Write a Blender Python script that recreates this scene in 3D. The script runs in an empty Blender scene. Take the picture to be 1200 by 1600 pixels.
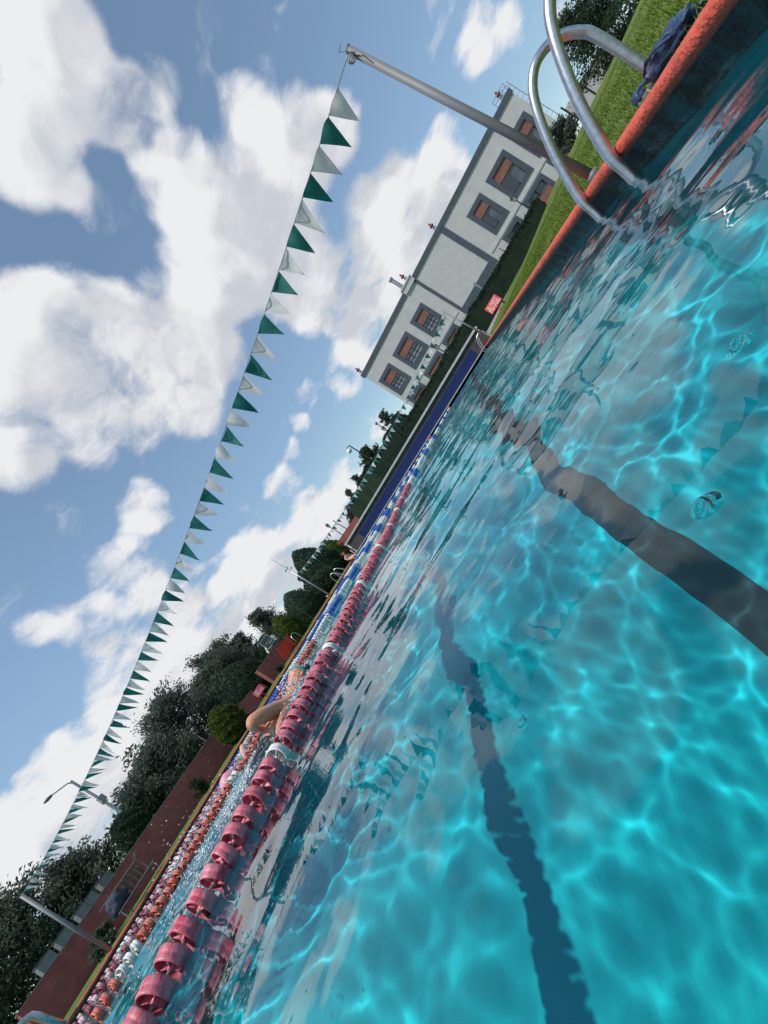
import bpy, bmesh, math, random
import numpy as np
from mathutils import Vector, Matrix
SC = bpy.context.scene
COL = SC.collection
R = math.radians
# ------------------------------------------------------------------ camera
ROLL, PITCH, YAW, FPX, CAMH = R(31.79), R(-0.31), R(22.34), 650.0, 0.19
_f0 = Vector((-math.sin(YAW), math.cos(YAW), 0)); RT = Vector((math.cos(YAW), math.sin(YAW), 0)); _u0 = Vector((0, 0, 1))
FW = _f0*math.cos(PITCH) + _u0*math.sin(PITCH); UP = _u0*math.cos(PITCH) - _f0*math.sin(PITCH)
CAM = Vector((0, 0, CAMH))
cam = bpy.data.cameras.new('camera'); co = bpy.data.objects.new('camera', cam); COL.objects.link(co)
cam.sensor_fit = 'VERTICAL'; cam.sensor_height = 36.0; cam.sensor_width = 27.0; cam.lens = FPX/1600*36.0
cam.clip_start = 0.02; cam.clip_end = 3000
ax = RT*math.sin(ROLL) - UP*math.cos(ROLL)          # the picture's right hand side in the world
ay = RT*math.cos(ROLL) + UP*math.sin(ROLL)          # the picture's top side in the world
M = Matrix((ax, ay, -FW)).transposed().to_4x4(); M.translation = CAM
co.matrix_world = M
SC.camera = co
# ------------------------------------------------------------------ sun, sky, exposure
SUN_EL, SUN_AZ = R(67), R(250)                       # azimuth of the sun, measured from +x towards +y
sd = Vector((math.cos(SUN_EL)*math.cos(SUN_AZ), math.cos(SUN_EL)*math.sin(SUN_AZ), math.sin(SUN_EL)))
sl = bpy.data.lights.new('sun', 'SUN'); sl.energy = 2.9; sl.angle = R(0.53); sl.color = (1, .96, .9)
try: sl.cycles.is_caustics_light = True
except Exception: pass
so = bpy.data.objects.new('sun', sl); COL.objects.link(so)
so.rotation_mode = 'QUATERNION'; so.rotation_quaternion = sd.to_track_quat('Z', 'Y'); so.location = (0, 0, 30)
SC.view_settings.view_transform = 'Standard'; SC.view_settings.look = 'None'
SC.view_settings.exposure = 0.6; SC.view_settings.gamma = 1.0; SC.view_settings.use_curve_mapping = False
cy = SC.cycles
cy.caustics_refractive = True; cy.caustics_reflective = False
cy.sample_clamp_indirect = 4.0; cy.blur_glossy = 0.5
cy.max_bounces = 10; cy.transmission_bounces = 10; cy.transparent_max_bounces = 12; cy.diffuse_bounces = 4; cy.glossy_bounces = 5
try: cy.use_denoising = True
except Exception: pass

def ray(x, y):
    dx, dy = x-600, y-800
    u = dx*math.sin(ROLL) - dy*math.cos(ROLL); v = -dx*math.cos(ROLL) - dy*math.sin(ROLL)
    return FW*FPX + RT*u + UP*v
def on_y(x, y, Y): d = ray(x, y); return CAM + d*((Y-CAM.y)/d.y)
def on_x(x, y, X): d = ray(x, y); return CAM + d*((X-CAM.x)/d.x)
def on_z(x, y, Z): d = ray(x, y); return CAM + d*((Z-CAM.z)/d.z)

W = bpy.data.worlds.new('World'); SC.world = W; W.use_nodes = True
def nd(t, typ, **kw):
    n = t.nodes.new(typ)
    for k, v in kw.items(): setattr(n, k, v)
    return n
# cumulus clouds: soft lobes in direction space, broken up by fractal noise laid on a flat cloud deck
LOBES = [(110,110,130),(40,230,120),(205,190,85),(60,40,120),(245,130,55),
 (110,560,150),(240,520,105),(60,630,130),(285,620,75),(60,480,75),(180,690,75),(330,480,65),(20,720,70),
 (345,400,100),(420,310,110),(480,220,80),(385,170,55),(525,200,60),(440,420,95),(320,320,60),(330,560,60),(480,480,50),
 (600,330,75),(560,430,65),(640,275,55),(700,220,45),(570,520,60),(540,580,45),(690,310,75),(630,430,80),(640,370,70),
 (770,55,60),(735,85,40),(885,5,40),
 (200,900,70),(150,975,55),(255,950,60),(228,790,50),(215,830,35),
 (440,755,36),(480,610,26),(588,662,26),(455,700,20),(60,985,36),(470,660,18),
 (490,850,65),(420,905,85),(345,985,90),(300,1080,90),(205,1060,80),(150,1185,95),(70,1310,110),(250,1170,80),(15,1255,60),(110,1235,80),(10,1370,60),(190,1330,90),(535,790,40),(395,870,50),(60,1180,50),(600,740,40),(555,745,38),(500,800,45),(620,690,30),(160,330,60),(250,300,60),(290,240,50)]
g = bpy.data.node_groups.new('cloud_density', 'ShaderNodeTree')
g.interface.new_socket('Vector', in_out='INPUT', socket_type='NodeSocketVector')
g.interface.new_socket('Density', in_out='OUTPUT', socket_type='NodeSocketFloat')
gi = nd(g, 'NodeGroupInput'); go = nd(g, 'NodeGroupOutput')
nrm = nd(g, 'ShaderNodeVectorMath', operation='NORMALIZE'); g.links.new(gi.outputs[0], nrm.inputs[0])
acc = None
for px, py, r in LOBES:
    d = ray(px, py).normalized(); cosv = d.dot(FW)
    ang = min(1.0, r/FPX*cosv**1.6*1.2)
    dt = nd(g, 'ShaderNodeVectorMath', operation='DOT_PRODUCT'); dt.inputs[1].default_value = d
    g.links.new(nrm.outputs[0], dt.inputs[0])
    mr = nd(g, 'ShaderNodeMapRange', interpolation_type='SMOOTHSTEP')
    mr.inputs[1].default_value = math.cos(ang); mr.inputs[2].default_value = 1 - (1-math.cos(ang))*0.12
    mr.inputs[3].default_value = 0; mr.inputs[4].default_value = 0.42+0.36*min(1, max(0, (r-30)/50))
    g.links.new(dt.outputs['Value'], mr.inputs[0])
    if acc is None: acc = mr.outputs[0]
    else:
        ad = nd(g, 'ShaderNodeMath', operation='ADD'); g.links.new(acc, ad.inputs[0]); g.links.new(mr.outputs[0], ad.inputs[1]); acc = ad.outputs[0]
mn = nd(g, 'ShaderNodeMath', operation='MINIMUM'); mn.inputs[1].default_value = 1.0; g.links.new(acc, mn.inputs[0])
sx = nd(g, 'ShaderNodeSeparateXYZ'); g.links.new(nrm.outputs[0], sx.inputs[0])
az = nd(g, 'ShaderNodeMath', operation='MAXIMUM'); az.inputs[1].default_value = 0; g.links.new(sx.outputs[2], az.inputs[0])
zz = nd(g, 'ShaderNodeMath', operation='ADD'); zz.inputs[1].default_value = 0.32; g.links.new(az.outputs[0], zz.inputs[0])
dv = nd(g, 'ShaderNodeVectorMath', operation='DIVIDE'); g.links.new(nrm.outputs[0], dv.inputs[0])
cb = nd(g, 'ShaderNodeCombineXYZ')
for i in range(3): g.links.new(zz.outputs[0], cb.inputs[i])
g.links.new(cb.outputs[0], dv.inputs[1])
n1 = nd(g, 'ShaderNodeTexNoise'); n1.inputs['Scale'].default_value = 4.4; n1.inputs['Detail'].default_value = 8; n1.inputs['Roughness'].default_value = 0.63; n1.inputs['Distortion'].default_value = 0.0
wn = nd(g, 'ShaderNodeTexNoise'); wn.inputs['Scale'].default_value = 5; wn.inputs['Detail'].default_value = 3; g.links.new(dv.outputs[0], wn.inputs['Vector'])
ws = nd(g, 'ShaderNodeVectorMath', operation='SCALE'); ws.inputs['Scale'].default_value = 0.22; g.links.new(wn.outputs['Color'], ws.inputs[0])
wa = nd(g, 'ShaderNodeVectorMath', operation='ADD'); g.links.new(dv.outputs[0], wa.inputs[0]); g.links.new(ws.outputs[0], wa.inputs[1])
vo = nd(g, 'ShaderNodeTexVoronoi', feature='SMOOTH_F1'); vo.inputs['Scale'].default_value = 6.5; vo.inputs['Detail'].default_value = 1; vo.inputs['Roughness'].default_value = .55; vo.inputs['Smoothness'].default_value = .6
g.links.new(wa.outputs[0], vo.inputs['Vector']); g.links.new(wa.outputs[0], n1.inputs['Vector'])
n2 = nd(g, 'ShaderNodeTexNoise'); n2.inputs['Scale'].default_value = 1.3; n2.inputs['Detail'].default_value = 2
g.links.new(dv.outputs[0], n2.inputs['Vector'])
def mth(t, op, a, b):
    m = nd(t, 'ShaderNodeMath', operation=op)
    for i, v in enumerate((a, b)):
        if isinstance(v, (int, float)): m.inputs[i].default_value = v
        else: t.links.new(v, m.inputs[i])
    return m.outputs[0]
dens = mth(g, 'ADD', mth(g, 'MULTIPLY', mn.outputs[0], 1.06), mth(g, 'MULTIPLY', mth(g, 'SUBTRACT', n1.outputs[0], 0.5), 2.3))
dens = mth(g, 'ADD', dens, mth(g, 'MULTIPLY', mth(g, 'SUBTRACT', n2.outputs[0], 0.5), 0.5))
dens = mth(g, 'ADD', dens, mth(g, 'MULTIPLY', mth(g, 'SUBTRACT', 0.86, vo.outputs['Distance']), 0.50))
g.links.new(dens, go.inputs[0])
t = W.node_tree; t.nodes.clear()
out = nd(t, 'ShaderNodeOutputWorld'); bg = nd(t, 'ShaderNodeBackground')
sky = nd(t, 'ShaderNodeTexSky', sky_type='NISHITA', sun_disc=False, sun_elevation=SUN_EL, sun_rotation=math.atan2(sd.x, sd.y), altitude=2200, air_density=1.0, dust_density=1.0, ozone_density=1.3)
tc = nd(t, 'ShaderNodeTexCoord')
dA = nd(t, 'ShaderNodeGroup'); dA.node_tree = g; t.links.new(tc.outputs['Generated'], dA.inputs[0])
off = nd(t, 'ShaderNodeVectorMath', operation='ADD'); off.inputs[1].default_value = (-0.03, 0.0, 0.10); t.links.new(tc.outputs['Generated'], off.inputs[0])
dB = nd(t, 'ShaderNodeGroup'); dB.node_tree = g; t.links.new(off.outputs[0], dB.inputs[0])
cov = nd(t, 'ShaderNodeMapRange', interpolation_type='SMOOTHSTEP'); t.links.new(dA.outputs[0], cov.inputs[0])
cov.inputs[1].default_value = 0.28; cov.inputs[2].default_value = 1.05
shd = nd(t, 'ShaderNodeMapRange', interpolation_type='SMOOTHSTEP'); t.links.new(mth(t, 'SUBTRACT', mth(t, 'MULTIPLY', dB.outputs[0], 0.95), mth(t, 'MULTIPLY', dA.outputs[0], 0.45)), shd.inputs[0])
shd.inputs[1].default_value = 0.02; shd.inputs[2].default_value = 0.85
cc = nd(t, 'ShaderNodeMix', data_type='RGBA'); t.links.new(shd.outputs[0], cc.inputs[0])
SKY_S = 0.14
cc.inputs[6].default_value = tuple(c/SKY_S for c in (.56, .565, .575)) + (1,); cc.inputs[7].default_value = tuple(c/SKY_S for c in (.385, .405, .445)) + (1,)
tint = nd(t, 'ShaderNodeMix', data_type='RGBA', blend_type='MULTIPLY'); tint.inputs[0].default_value = 1; t.links.new(sky.outputs[0], tint.inputs[6]); tint.inputs[7].default_value = (1.04, 1.02, .86, 1)
sxyz = nd(t, 'ShaderNodeSeparateXYZ'); t.links.new(tc.outputs['Generated'], sxyz.inputs[0])
hz = nd(t, 'ShaderNodeMapRange', interpolation_type='SMOOTHSTEP'); t.links.new(sxyz.outputs[2], hz.inputs[0]); hz.inputs[1].default_value = -.02; hz.inputs[2].default_value = .45; hz.inputs[3].default_value = .58; hz.inputs[4].default_value = 1.0
hm = nd(t, 'ShaderNodeVectorMath', operation='SCALE'); t.links.new(tint.outputs[2], hm.inputs[0]); t.links.new(hz.outputs[0], hm.inputs['Scale'])
mx = nd(t, 'ShaderNodeMix', data_type='RGBA'); t.links.new(cov.outputs[0], mx.inputs[0]); t.links.new(hm.outputs[0], mx.inputs[6]); t.links.new(cc.outputs[2], mx.inputs[7])
t.links.new(mx.outputs[2], bg.inputs[0]); bg.inputs[1].default_value = SKY_S; t.links.new(bg.outputs[0], out.inputs[0])
try: W.cycles.sampling_method = 'MANUAL'; W.cycles.sample_map_resolution = 512
except Exception: pass

# ------------------------------------------------------------------ helpers
rnd = random.Random(7)
def mat(name, col, rough=.6, col2=None, scale=8., detail=5, bump=0., bscale=None, metal=0., spec=.4, stretch=None, contrast=(.35, .65), transl=0.):
    m = bpy.data.materials.new(name); m.use_nodes = True; t = m.node_tree; b = t.nodes['Principled BSDF']
    b.inputs['Base Color'].default_value = tuple(col)+(1,); b.inputs['Roughness'].default_value = rough
    b.inputs['Metallic'].default_value = metal; b.inputs['Specular IOR Level'].default_value = spec
    tcn = nd(t, 'ShaderNodeTexCoord'); vec = tcn.outputs['Object']
    if stretch:
        mp = nd(t, 'ShaderNodeMapping'); mp.inputs['Scale'].default_value = stretch; t.links.new(vec, mp.inputs[0]); vec = mp.outputs[0]
    if col2 is not None:
        n = nd(t, 'ShaderNodeTexNoise'); n.inputs['Scale'].default_value = scale; n.inputs['Detail'].default_value = detail; n.inputs['Roughness'].default_value = .6
        t.links.new(vec, n.inputs['Vector'])
        mr = nd(t, 'ShaderNodeMapRange'); mr.inputs[1].default_value = contrast[0]; mr.inputs[2].default_value = contrast[1]; t.links.new(n.outputs[0], mr.inputs[0])
        mixn = nd(t, 'ShaderNodeMix', data_type='RGBA'); t.links.new(mr.outputs[0], mixn.inputs[0])
        mixn.inputs[6].default_value = tuple(col)+(1,); mixn.inputs[7].default_value = tuple(col2)+(1,)
        t.links.new(mixn.outputs[2], b.inputs['Base Color'])
    if bump:
        n = nd(t, 'ShaderNodeTexNoise'); n.inputs['Scale'].default_value = bscale or scale*4; n.inputs['Detail'].default_value = 4; t.links.new(vec, n.inputs['Vector'])
        bp = nd(t, 'ShaderNodeBump'); bp.inputs['Strength'].default_value = bump; bp.inputs['Distance'].default_value = .02
        t.links.new(n.outputs[0], bp.inputs['Height']); t.links.new(bp.outputs[0], b.inputs['Normal'])
    if transl:
        tr = nd(t, 'ShaderNodeBsdfTranslucent'); tr.inputs[0].default_value = tuple(col)+(1,)
        ms = nd(t, 'ShaderNodeMixShader'); ms.inputs[0].default_value = transl
        o = t.nodes['Material Output']; t.links.new(b.outputs[0], ms.inputs[1]); t.links.new(tr.outputs[0], ms.inputs[2]); t.links.new(ms.outputs[0], o.inputs[0])
    return m
def brick_mat(name, c1, c2, mortar, w=.28, h=.08):
    m = bpy.data.materials.new(name); m.use_nodes = True; t = m.node_tree; b = t.nodes['Principled BSDF']; b.inputs['Roughness'].default_value = .85
    tcn = nd(t, 'ShaderNodeTexCoord'); sp = nd(t, 'ShaderNodeSeparateXYZ'); t.links.new(tcn.outputs['Object'], sp.inputs[0])
    ad = mth(t, 'ADD', sp.outputs[0], sp.outputs[1]); c = nd(t, 'ShaderNodeCombineXYZ'); t.links.new(ad, c.inputs[0]); t.links.new(sp.outputs[2], c.inputs[1])
    bt = nd(t, 'ShaderNodeTexBrick'); t.links.new(c.outputs[0], bt.inputs['Vector'])
    bt.inputs['Color1'].default_value = tuple(c1)+(1,); bt.inputs['Color2'].default_value = tuple(c2)+(1,); bt.inputs['Mortar'].default_value = tuple(mortar)+(1,)
    bt.inputs['Scale'].default_value = 1; bt.inputs['Mortar Size'].default_value = .008; bt.inputs['Brick Width'].default_value = w; bt.inputs['Row Height'].default_value = h
    n = nd(t, 'ShaderNodeTexNoise'); n.inputs['Scale'].default_value = 3.; n.inputs['Detail'].default_value = 6; t.links.new(tcn.outputs['Object'], n.inputs['Vector'])
    mu = nd(t, 'ShaderNodeMix', data_type='RGBA', blend_type='MULTIPLY'); mu.inputs[0].default_value = .7
    t.links.new(bt.outputs[0], mu.inputs[6]); t.links.new(mth(t, 'ADD', mth(t, 'MULTIPLY', n.outputs[0], 1.3), .35), mu.inputs[7])
    t.links.new(mu.outputs[2], b.inputs['Base Color'])
    bp = nd(t, 'ShaderNodeBump'); bp.inputs['Strength'].default_value = .5; bp.inputs['Distance'].default_value = .01; t.links.new(bt.outputs['Fac'], bp.inputs['Height']); bp.invert = True; t.links.new(bp.outputs[0], b.inputs['Normal'])
    return m
def link(name, me, m=None, parent=None, loc=None):
    o = bpy.data.objects.new(name, me); COL.objects.link(o)
    if m is not None and not me.materials: me.materials.append(m)
    if parent is not None: o.parent = parent
    if loc is not None: o.location = loc
    return o
def tag(o, label=None, cat=None, group=None, kind=None):
    if label: o['label'] = label
    if cat: o['category'] = cat
    if group: o['group'] = group
    if kind: o['kind'] = kind
    return o
def thing(name, label, cat, loc=(0, 0, 0), rz=0, group=None):
    o = bpy.data.objects.new(name, None); COL.objects.link(o); o.location = loc; o.rotation_euler = (0, 0, rz); o.empty_display_size = .1
    return tag(o, label, cat, group)
class MB:
    def __init__(s): s.v = []; s.f = []; s.smooth = False
    def add(s, vs, fs):
        k = len(s.v); s.v += [tuple(p) for p in vs]; s.f += [tuple(i+k for i in f) for f in fs]; return s
    def box(s, x0, y0, z0, x1, y1, z1):
        return s.add([(x0,y0,z0),(x1,y0,z0),(x1,y1,z0),(x0,y1,z0),(x0,y0,z1),(x1,y0,z1),(x1,y1,z1),(x0,y1,z1)],
                     [(3,2,1,0),(4,5,6,7),(0,1,5,4),(1,2,6,5),(2,3,7,6),(3,0,4,7)])
    def quad(s, a, b, c, d): return s.add([a, b, c, d], [(0,1,2,3)])
    def tube(s, pts, r, n=8, cap=True, closed=False):
        pts = [Vector(p) for p in pts]; rs = r if isinstance(r, (list, tuple)) else [r]*len(pts)
        prev = None; vs = []; N = len(pts)
        for i, p in enumerate(pts):
            if closed: d = pts[(i+1) % N]-pts[i-1]
            else: d = pts[min(i+1, N-1)]-pts[max(i-1, 0)]
            d.normalize()
            if prev is None: a = d.orthogonal().normalized()
            else: a = (prev-d*prev.dot(d)); a = a.normalized() if a.length > 1e-6 else d.orthogonal().normalized()
            prev = a; b = d.cross(a)
            vs += [p+(a*math.cos(2*math.pi*k/n)+b*math.sin(2*math.pi*k/n))*rs[i] for k in range(n)]
        fs = []
        for i in range(N if closed else N-1):
            j = (i+1) % N
            fs += [(i*n+k, i*n+(k+1) % n, j*n+(k+1) % n, j*n+k) for k in range(n)]
        if cap and not closed: fs += [tuple(range(n))[::-1], tuple((N-1)*n+k for k in range(n))]
        return s.add(vs, fs)
    def lathe(s, prof, n=16, origin=(0, 0, 0), axis='z'):
        vs = []; o = Vector(origin)
        for r, h in prof:
            for k in range(n):
                a = 2*math.pi*k/n; c, q = r*math.cos(a), r*math.sin(a)
                vs.append(o+(Vector((c, q, h)) if axis == 'z' else Vector((c, h, q)) if axis == 'y' else Vector((h, c, q))))
        fs = []
        for i in range(len(prof)-1):
            for k in range(n):
                f = (i*n+k, i*n+(k+1) % n, (i+1)*n+(k+1) % n, (i+1)*n+k); fs.append(f if axis != 'y' else f[::-1])
        return s.add(vs, fs)
    def mesh(s, name):
        me = bpy.data.meshes.new(name); me.from_pydata(s.v, [], s.f); me.update()
        if s.smooth: me.shade_smooth()
        return me
    def build(s, name, m, parent=None, smooth=None, loc=None):
        if smooth is not None: s.smooth = smooth
        return link(name, s.mesh(name), m, parent, loc)
def np_mesh(name, v, faces):                       # faces: (n,k) int array
    me = bpy.data.meshes.new(name); n, k = faces.shape
    me.vertices.add(len(v)); me.vertices.foreach_set('co', np.asarray(v, np.float32).ravel())
    me.loops.add(n*k); me.loops.foreach_set('vertex_index', faces.astype(np.int32).ravel())
    me.polygons.add(n); me.polygons.foreach_set('loop_start', np.arange(0, n*k, k, dtype=np.int32)); me.polygons.foreach_set('loop_total', np.full(n, k, np.int32))
    me.update(calc_edges=True); me.validate(); return me
def bevel(o, w=.01, seg=2):
    b = o.modifiers.new('bevel', 'BEVEL'); b.width = w; b.segments = seg; b.limit_method = 'ANGLE'; b.angle_limit = R(40); return o
# ------------------------------------------------------------------ pool and ground
XR, XL, Y0, Y1, CZ, DEEP = 1.13, -13.17, -1.12, 23.88, 0.16, -1.8
def lawn_z(x, y):
    if x > 1.45: return .135 + .165*min(max(x-1.62, 0), 9.2) + .03*math.sin(y*.7+x)*min(1, max(0, x-2)/3)
    if x < -13.5: return .13 + .05*min(3, -13.5-x)
    return .13
lanes_x = [-1.6, -4.35, -7.1, -9.85]
def pool_floor_mat():
    m = mat('pool_paint', (.004, .24, .31), .7, (.006, .40, .44), .5, 6); return m
M_PAINT = pool_floor_mat()
M_WALLTILE = mat('dark_shaded_tile', (.004, .006, .006), .7, (.012, .05, .052), 9, 6, bump=.5, bscale=60, contrast=(.4, .6))  # black mottled tile; shade below the coping is partly in its colour
M_MARK = mat('black_lane_tile', (.012, .02, .028), .6, (.02, .03, .04), 3)
mb = MB()
mb.quad((XL, Y0, DEEP), (XR, Y0, DEEP), (XR, Y1, DEEP), (XL, Y1, DEEP))
for a, b in (((XL, Y0), (XR, Y0)), ((XR, Y0), (XR, Y1)), ((XR, Y1), (XL, Y1)), ((XL, Y1), (XL, Y0))):
    mb.quad((a[0], a[1], -.12), (b[0], b[1], -.12), (b[0], b[1], DEEP), (a[0], a[1], DEEP))
basin = tag(mb.build('pool_basin', M_PAINT), kind='structure')
mb = MB()
for a, b in (((XL, Y0), (XR, Y0)), ((XR, Y0), (XR, Y1)), ((XR, Y1), (XL, Y1)), ((XL, Y1), (XL, Y0))):
    mb.quad((a[0], a[1], CZ-.03), (b[0], b[1], CZ-.03), (b[0], b[1], -.12), (a[0], a[1], -.12))
rim_wall = tag(mb.build('pool_wall', M_WALLTILE), kind='structure')
lane_c = [-.22, -2.95, -5.7, -8.45, -11.5]
mb = MB()
for c in lane_c:
    w = .082
    mb.quad((c-w, .55, DEEP+.004), (c+w, .55, DEEP+.004), (c+w, 22.2, DEEP+.004), (c-w, 22.2, DEEP+.004))
    for yy in (22.2, .4): mb.quad((c-.4, yy, DEEP+.004), (c+.4, yy, DEEP+.004), (c+.4, yy+.15, DEEP+.004), (c-.4, yy+.15, DEEP+.004))
marks = tag(mb.build('lane_marking', M_MARK), kind='structure')
# orange coping with a rounded nose
M_COPE = mat('orange_coping_paint', (.58, .085, .045), .6, (.34, .05, .032), 11, 8, bump=.7, bscale=55, contrast=(.42, .75))
def coping_run(mb, a, b, inward):
    a, b = Vector(a), Vector(b); n = max(2, int((b-a).length/.12)); iw = Vector(inward)
    prof = [(.035*math.sin(q)-.02, CZ-.035+.037*math.cos(q)) for q in [math.pi*.95*k/7 for k in range(8)]]
    prof = [(-.34, CZ-.004)] + prof[:] + [(-.02, CZ-.07)]
    vs = []
    for i in range(n+1):
        p = a.lerp(b, i/n)
        j = .004*math.sin(i*1.7)+.003*math.sin(i*.61+1)
        for o_, z in prof: vs.append((p.x+iw.x*(o_+j*.6), p.y+iw.y*(o_+j*.6), z+j*.5))
    k = len(prof); fs = [(i*k+q, (i+1)*k+q, (i+1)*k+q+1, i*k+q+1) for i in range(n) for q in range(k-1)]
    mb.add(vs, fs)
mb = MB(); coping_run(mb, (XR, -2, 0), (XR, Y1-.02, 0), (-1, 0, 0)); coping_run(mb, (XL, Y1-.02, 0), (XL, -2, 0), (1, 0, 0)); coping_run(mb, (XL, Y0, 0), (XR, Y0, 0), (0, 1, 0))
tag(mb.build('pool_coping', M_COPE, smooth=True), kind='structure')
# lawn
M_LAWN = mat('lawn', (.046, .088, .010), .9, (.115, .16, .016), 2.2, 8, bump=.8, bscale=50, contrast=(.35, .7))
def lawn_patch(mb, xs, ys):
    k = len(mb.v); n = len(ys)
    vs = [(x, y, lawn_z(x, y)) for x in xs for y in ys]
    mb.add(vs, [(i*n+j, (i+1)*n+j, (i+1)*n+j+1, i*n+j+1) for i in range(len(xs)-1) for j in range(n-1)])
mb = MB()
xsR = [1.44, 1.62]+[1.62+.46*i for i in range(1, 21)]+[12.5, 20, 60, 300, 1500]; ysA = [-1500, -200, -30, -8]+[-4+.8*i for i in range(60)]+[50, 80, 200, 1500]
lawn_patch(mb, xsR, ysA)
lawn_patch(mb, [-1500, -300, -60, -30, -20, -16.5, -15.5, -14.5, -13.5, -13.48], ysA)
lawn_patch(mb, [-13.48, -6, 1.44], [Y1+.1, 27, 40, 80, 200, 1500]); lawn_patch(mb, [-13.48, -6, 1.44], [-1500, -200, -30, Y0-.33])
tag(mb.build('ground', M_LAWN, smooth=True), kind='structure')
# ------------------------------------------------------------------ water surface: real waves, finer near the swimmer with the camera
def spaced(lo, hi, c, d0, gr):
    a = [c]; d = d0
    while a[-1] < hi: a.append(a[-1]+d); d = min(d*gr, .16)
    b = [c]; d = d0
    while b[-1] > lo: b.append(b[-1]-d); d = min(d*gr, .16)
    r = np.array(b[::-1][:-1]+a); r = r[(r > lo) & (r < hi)]; return np.concatenate([[lo], r, [hi]])
gx = spaced(XL, XR, -.25, .011, 1.006); gy = spaced(Y0, Y1, 1.1, .011, 1.006)
GX, GY = np.meshgrid(gx, gy, indexing='ij')
cell = np.maximum(np.gradient(gx)[:, None], np.gradient(gy)[None, :])
wr = np.random.RandomState(11); Zw = np.zeros_like(GX)
dist = np.hypot(GX, GY)
for lo, hi, n, amp in ((.9, 2.2, 10, .0075), (.42, .85, 16, .0031), (.2, .4, 18, .0015), (.1, .19, 18, .00042)):
    for i in range(n):
        lam = wr.uniform(lo, hi); th = wr.normal(R(70), 1.1); ph = wr.uniform(0, 6.28); k = 2*math.pi/lam
        fade = np.clip((lam/cell-3)/4, 0, 1)
        if lam < .5: fade = fade*(.35+.65*np.clip(1.2-np.abs(GX+.2)/9, 0, 1))
        arg = k*(GX*math.cos(th)+GY*math.sin(th))+ph + .6*np.sin(GX*1.1+GY*.7+i)
        Zw += amp*math.sqrt(2/n)*fade*(np.sin(arg)+.25*np.sin(2*arg+1))*(.6+.4*np.sin(GX*.9*math.cos(i)+GY*.9*math.sin(i)+i))
for sxp, syp, rad, am in ((-2.9, 2.3, .7, .020), (-3.5, 1.6, .9, .014), (-4.9, 2.9, .7, .024), (-5.6, 2.3, .9, .014), (-4.2, 3.1, .8, .012)):
    e = np.exp(-((GX-sxp)**2+(GY-syp)**2)/rad**2); q = np.zeros_like(GX)
    for i in range(14):
        lam = wr.uniform(.1, .4); th = wr.uniform(0, 6.28); q += np.sin(2*math.pi/lam*(GX*math.cos(th)+GY*math.sin(th))+wr.uniform(0, 6.28))/3.7*np.clip((lam/cell-2)/3, 0, 1)
    Zw += am*e*q
def water_height(x, y):
    i = int(np.clip(np.searchsorted(gx, x), 0, len(gx)-1)); j = int(np.clip(np.searchsorted(gy, y), 0, len(gy)-1)); return float(Zw[i, j])
nx, ny = GX.shape
idx = np.arange(nx*ny).reshape(nx, ny)
quads = np.stack([idx[:-1, :-1], idx[1:, :-1], idx[1:, 1:], idx[:-1, 1:]], -1).reshape(-1, 4)
wme = np_mesh('water', np.stack([GX, GY, Zw], -1).reshape(-1, 3), quads); wme.shade_smooth()
mw = bpy.data.materials.new('pool_water'); mw.use_nodes = True; tw = mw.node_tree; b = tw.nodes['Principled BSDF']
b.inputs['Base Color'].default_value = (.36, .95, .98, 1); b.inputs['Roughness'].default_value = 0; b.inputs['IOR'].default_value = 1.333; b.inputs['Transmission Weight'].default_value = 1
nb = nd(tw, 'ShaderNodeTexNoise'); nb.inputs['Scale'].default_value = 7; nb.inputs['Detail'].default_value = 3; nb.inputs['Roughness'].default_value = .5
tcw = nd(tw, 'ShaderNodeTexCoord'); tw.links.new(tcw.outputs['Object'], nb.inputs['Vector'])
bw = nd(tw, 'ShaderNodeBump'); bw.inputs['Strength'].default_value = .10; bw.inputs['Distance'].default_value = .012; tw.links.new(nb.outputs[0], bw.inputs['Height']); tw.links.new(bw.outputs[0], b.inputs['Normal'])
water = tag(link('water', wme, mw), kind='structure')
for o in (basin, marks, rim_wall): o.cycles.is_caustics_receiver = True
water.cycles.is_caustics_caster = True
# ------------------------------------------------------------------ building
M_WHITE = mat('grey_white_render', (.505, .49, .495), .85, (.40, .395, .40), 1.6, 9, bump=.15, bscale=30, contrast=(.3, .75))
M_SLATE = mat('slate_blue_paint', (.050, .066, .092), .7, (.066, .083, .11), 2.5)
M_BRICKP = brick_mat('terracotta_panel', (.26, .10, .075), (.20, .078, .06), (.20, .11, .09), .24, .07)
M_GLASS = mat('window_glass', (.035, .045, .06), .08, (.10, .12, .14), .45, 2, spec=.6)
M_PALEGLASS = mat('curtained_glass', (.17, .20, .23), .15, (.26, .29, .31), .9, 2, spec=.6)
M_SHUT = mat('roller_shutter', (.060, .076, .10), .55)
M_FIN = mat('red_clay', (.24, .07, .055), .7, (.16, .05, .04), 9)
M_STEEL = mat('galvanised_steel', (.42, .43, .44), .42, (.30, .31, .32), 10, metal=.7)
M_INOX = mat('stainless_tube', (.56, .56, .57), .36, (.42, .42, .43), 40, metal=1.0, bump=.03)
M_BLACKM = mat('black_metal', (.018, .019, .021), .5)
M_WHITEM = mat('white_painted_metal', (.72, .73, .72), .5, (.6, .6, .6), 6)
YB = 40.0
bld = thing('building', 'long two storey grey white building with slate trim and brick window panels', 'building', (5.6, YB, 0))
def bpart(name, mb, m, par=None, smooth=None):
    mb.v = [(x-5.6, y-YB, z) for x, y, z in mb.v] if par is None else [(x-5.6, y-YB, z) for x, y, z in mb.v]
    return mb.build(name, m, par or bld, smooth)
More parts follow.
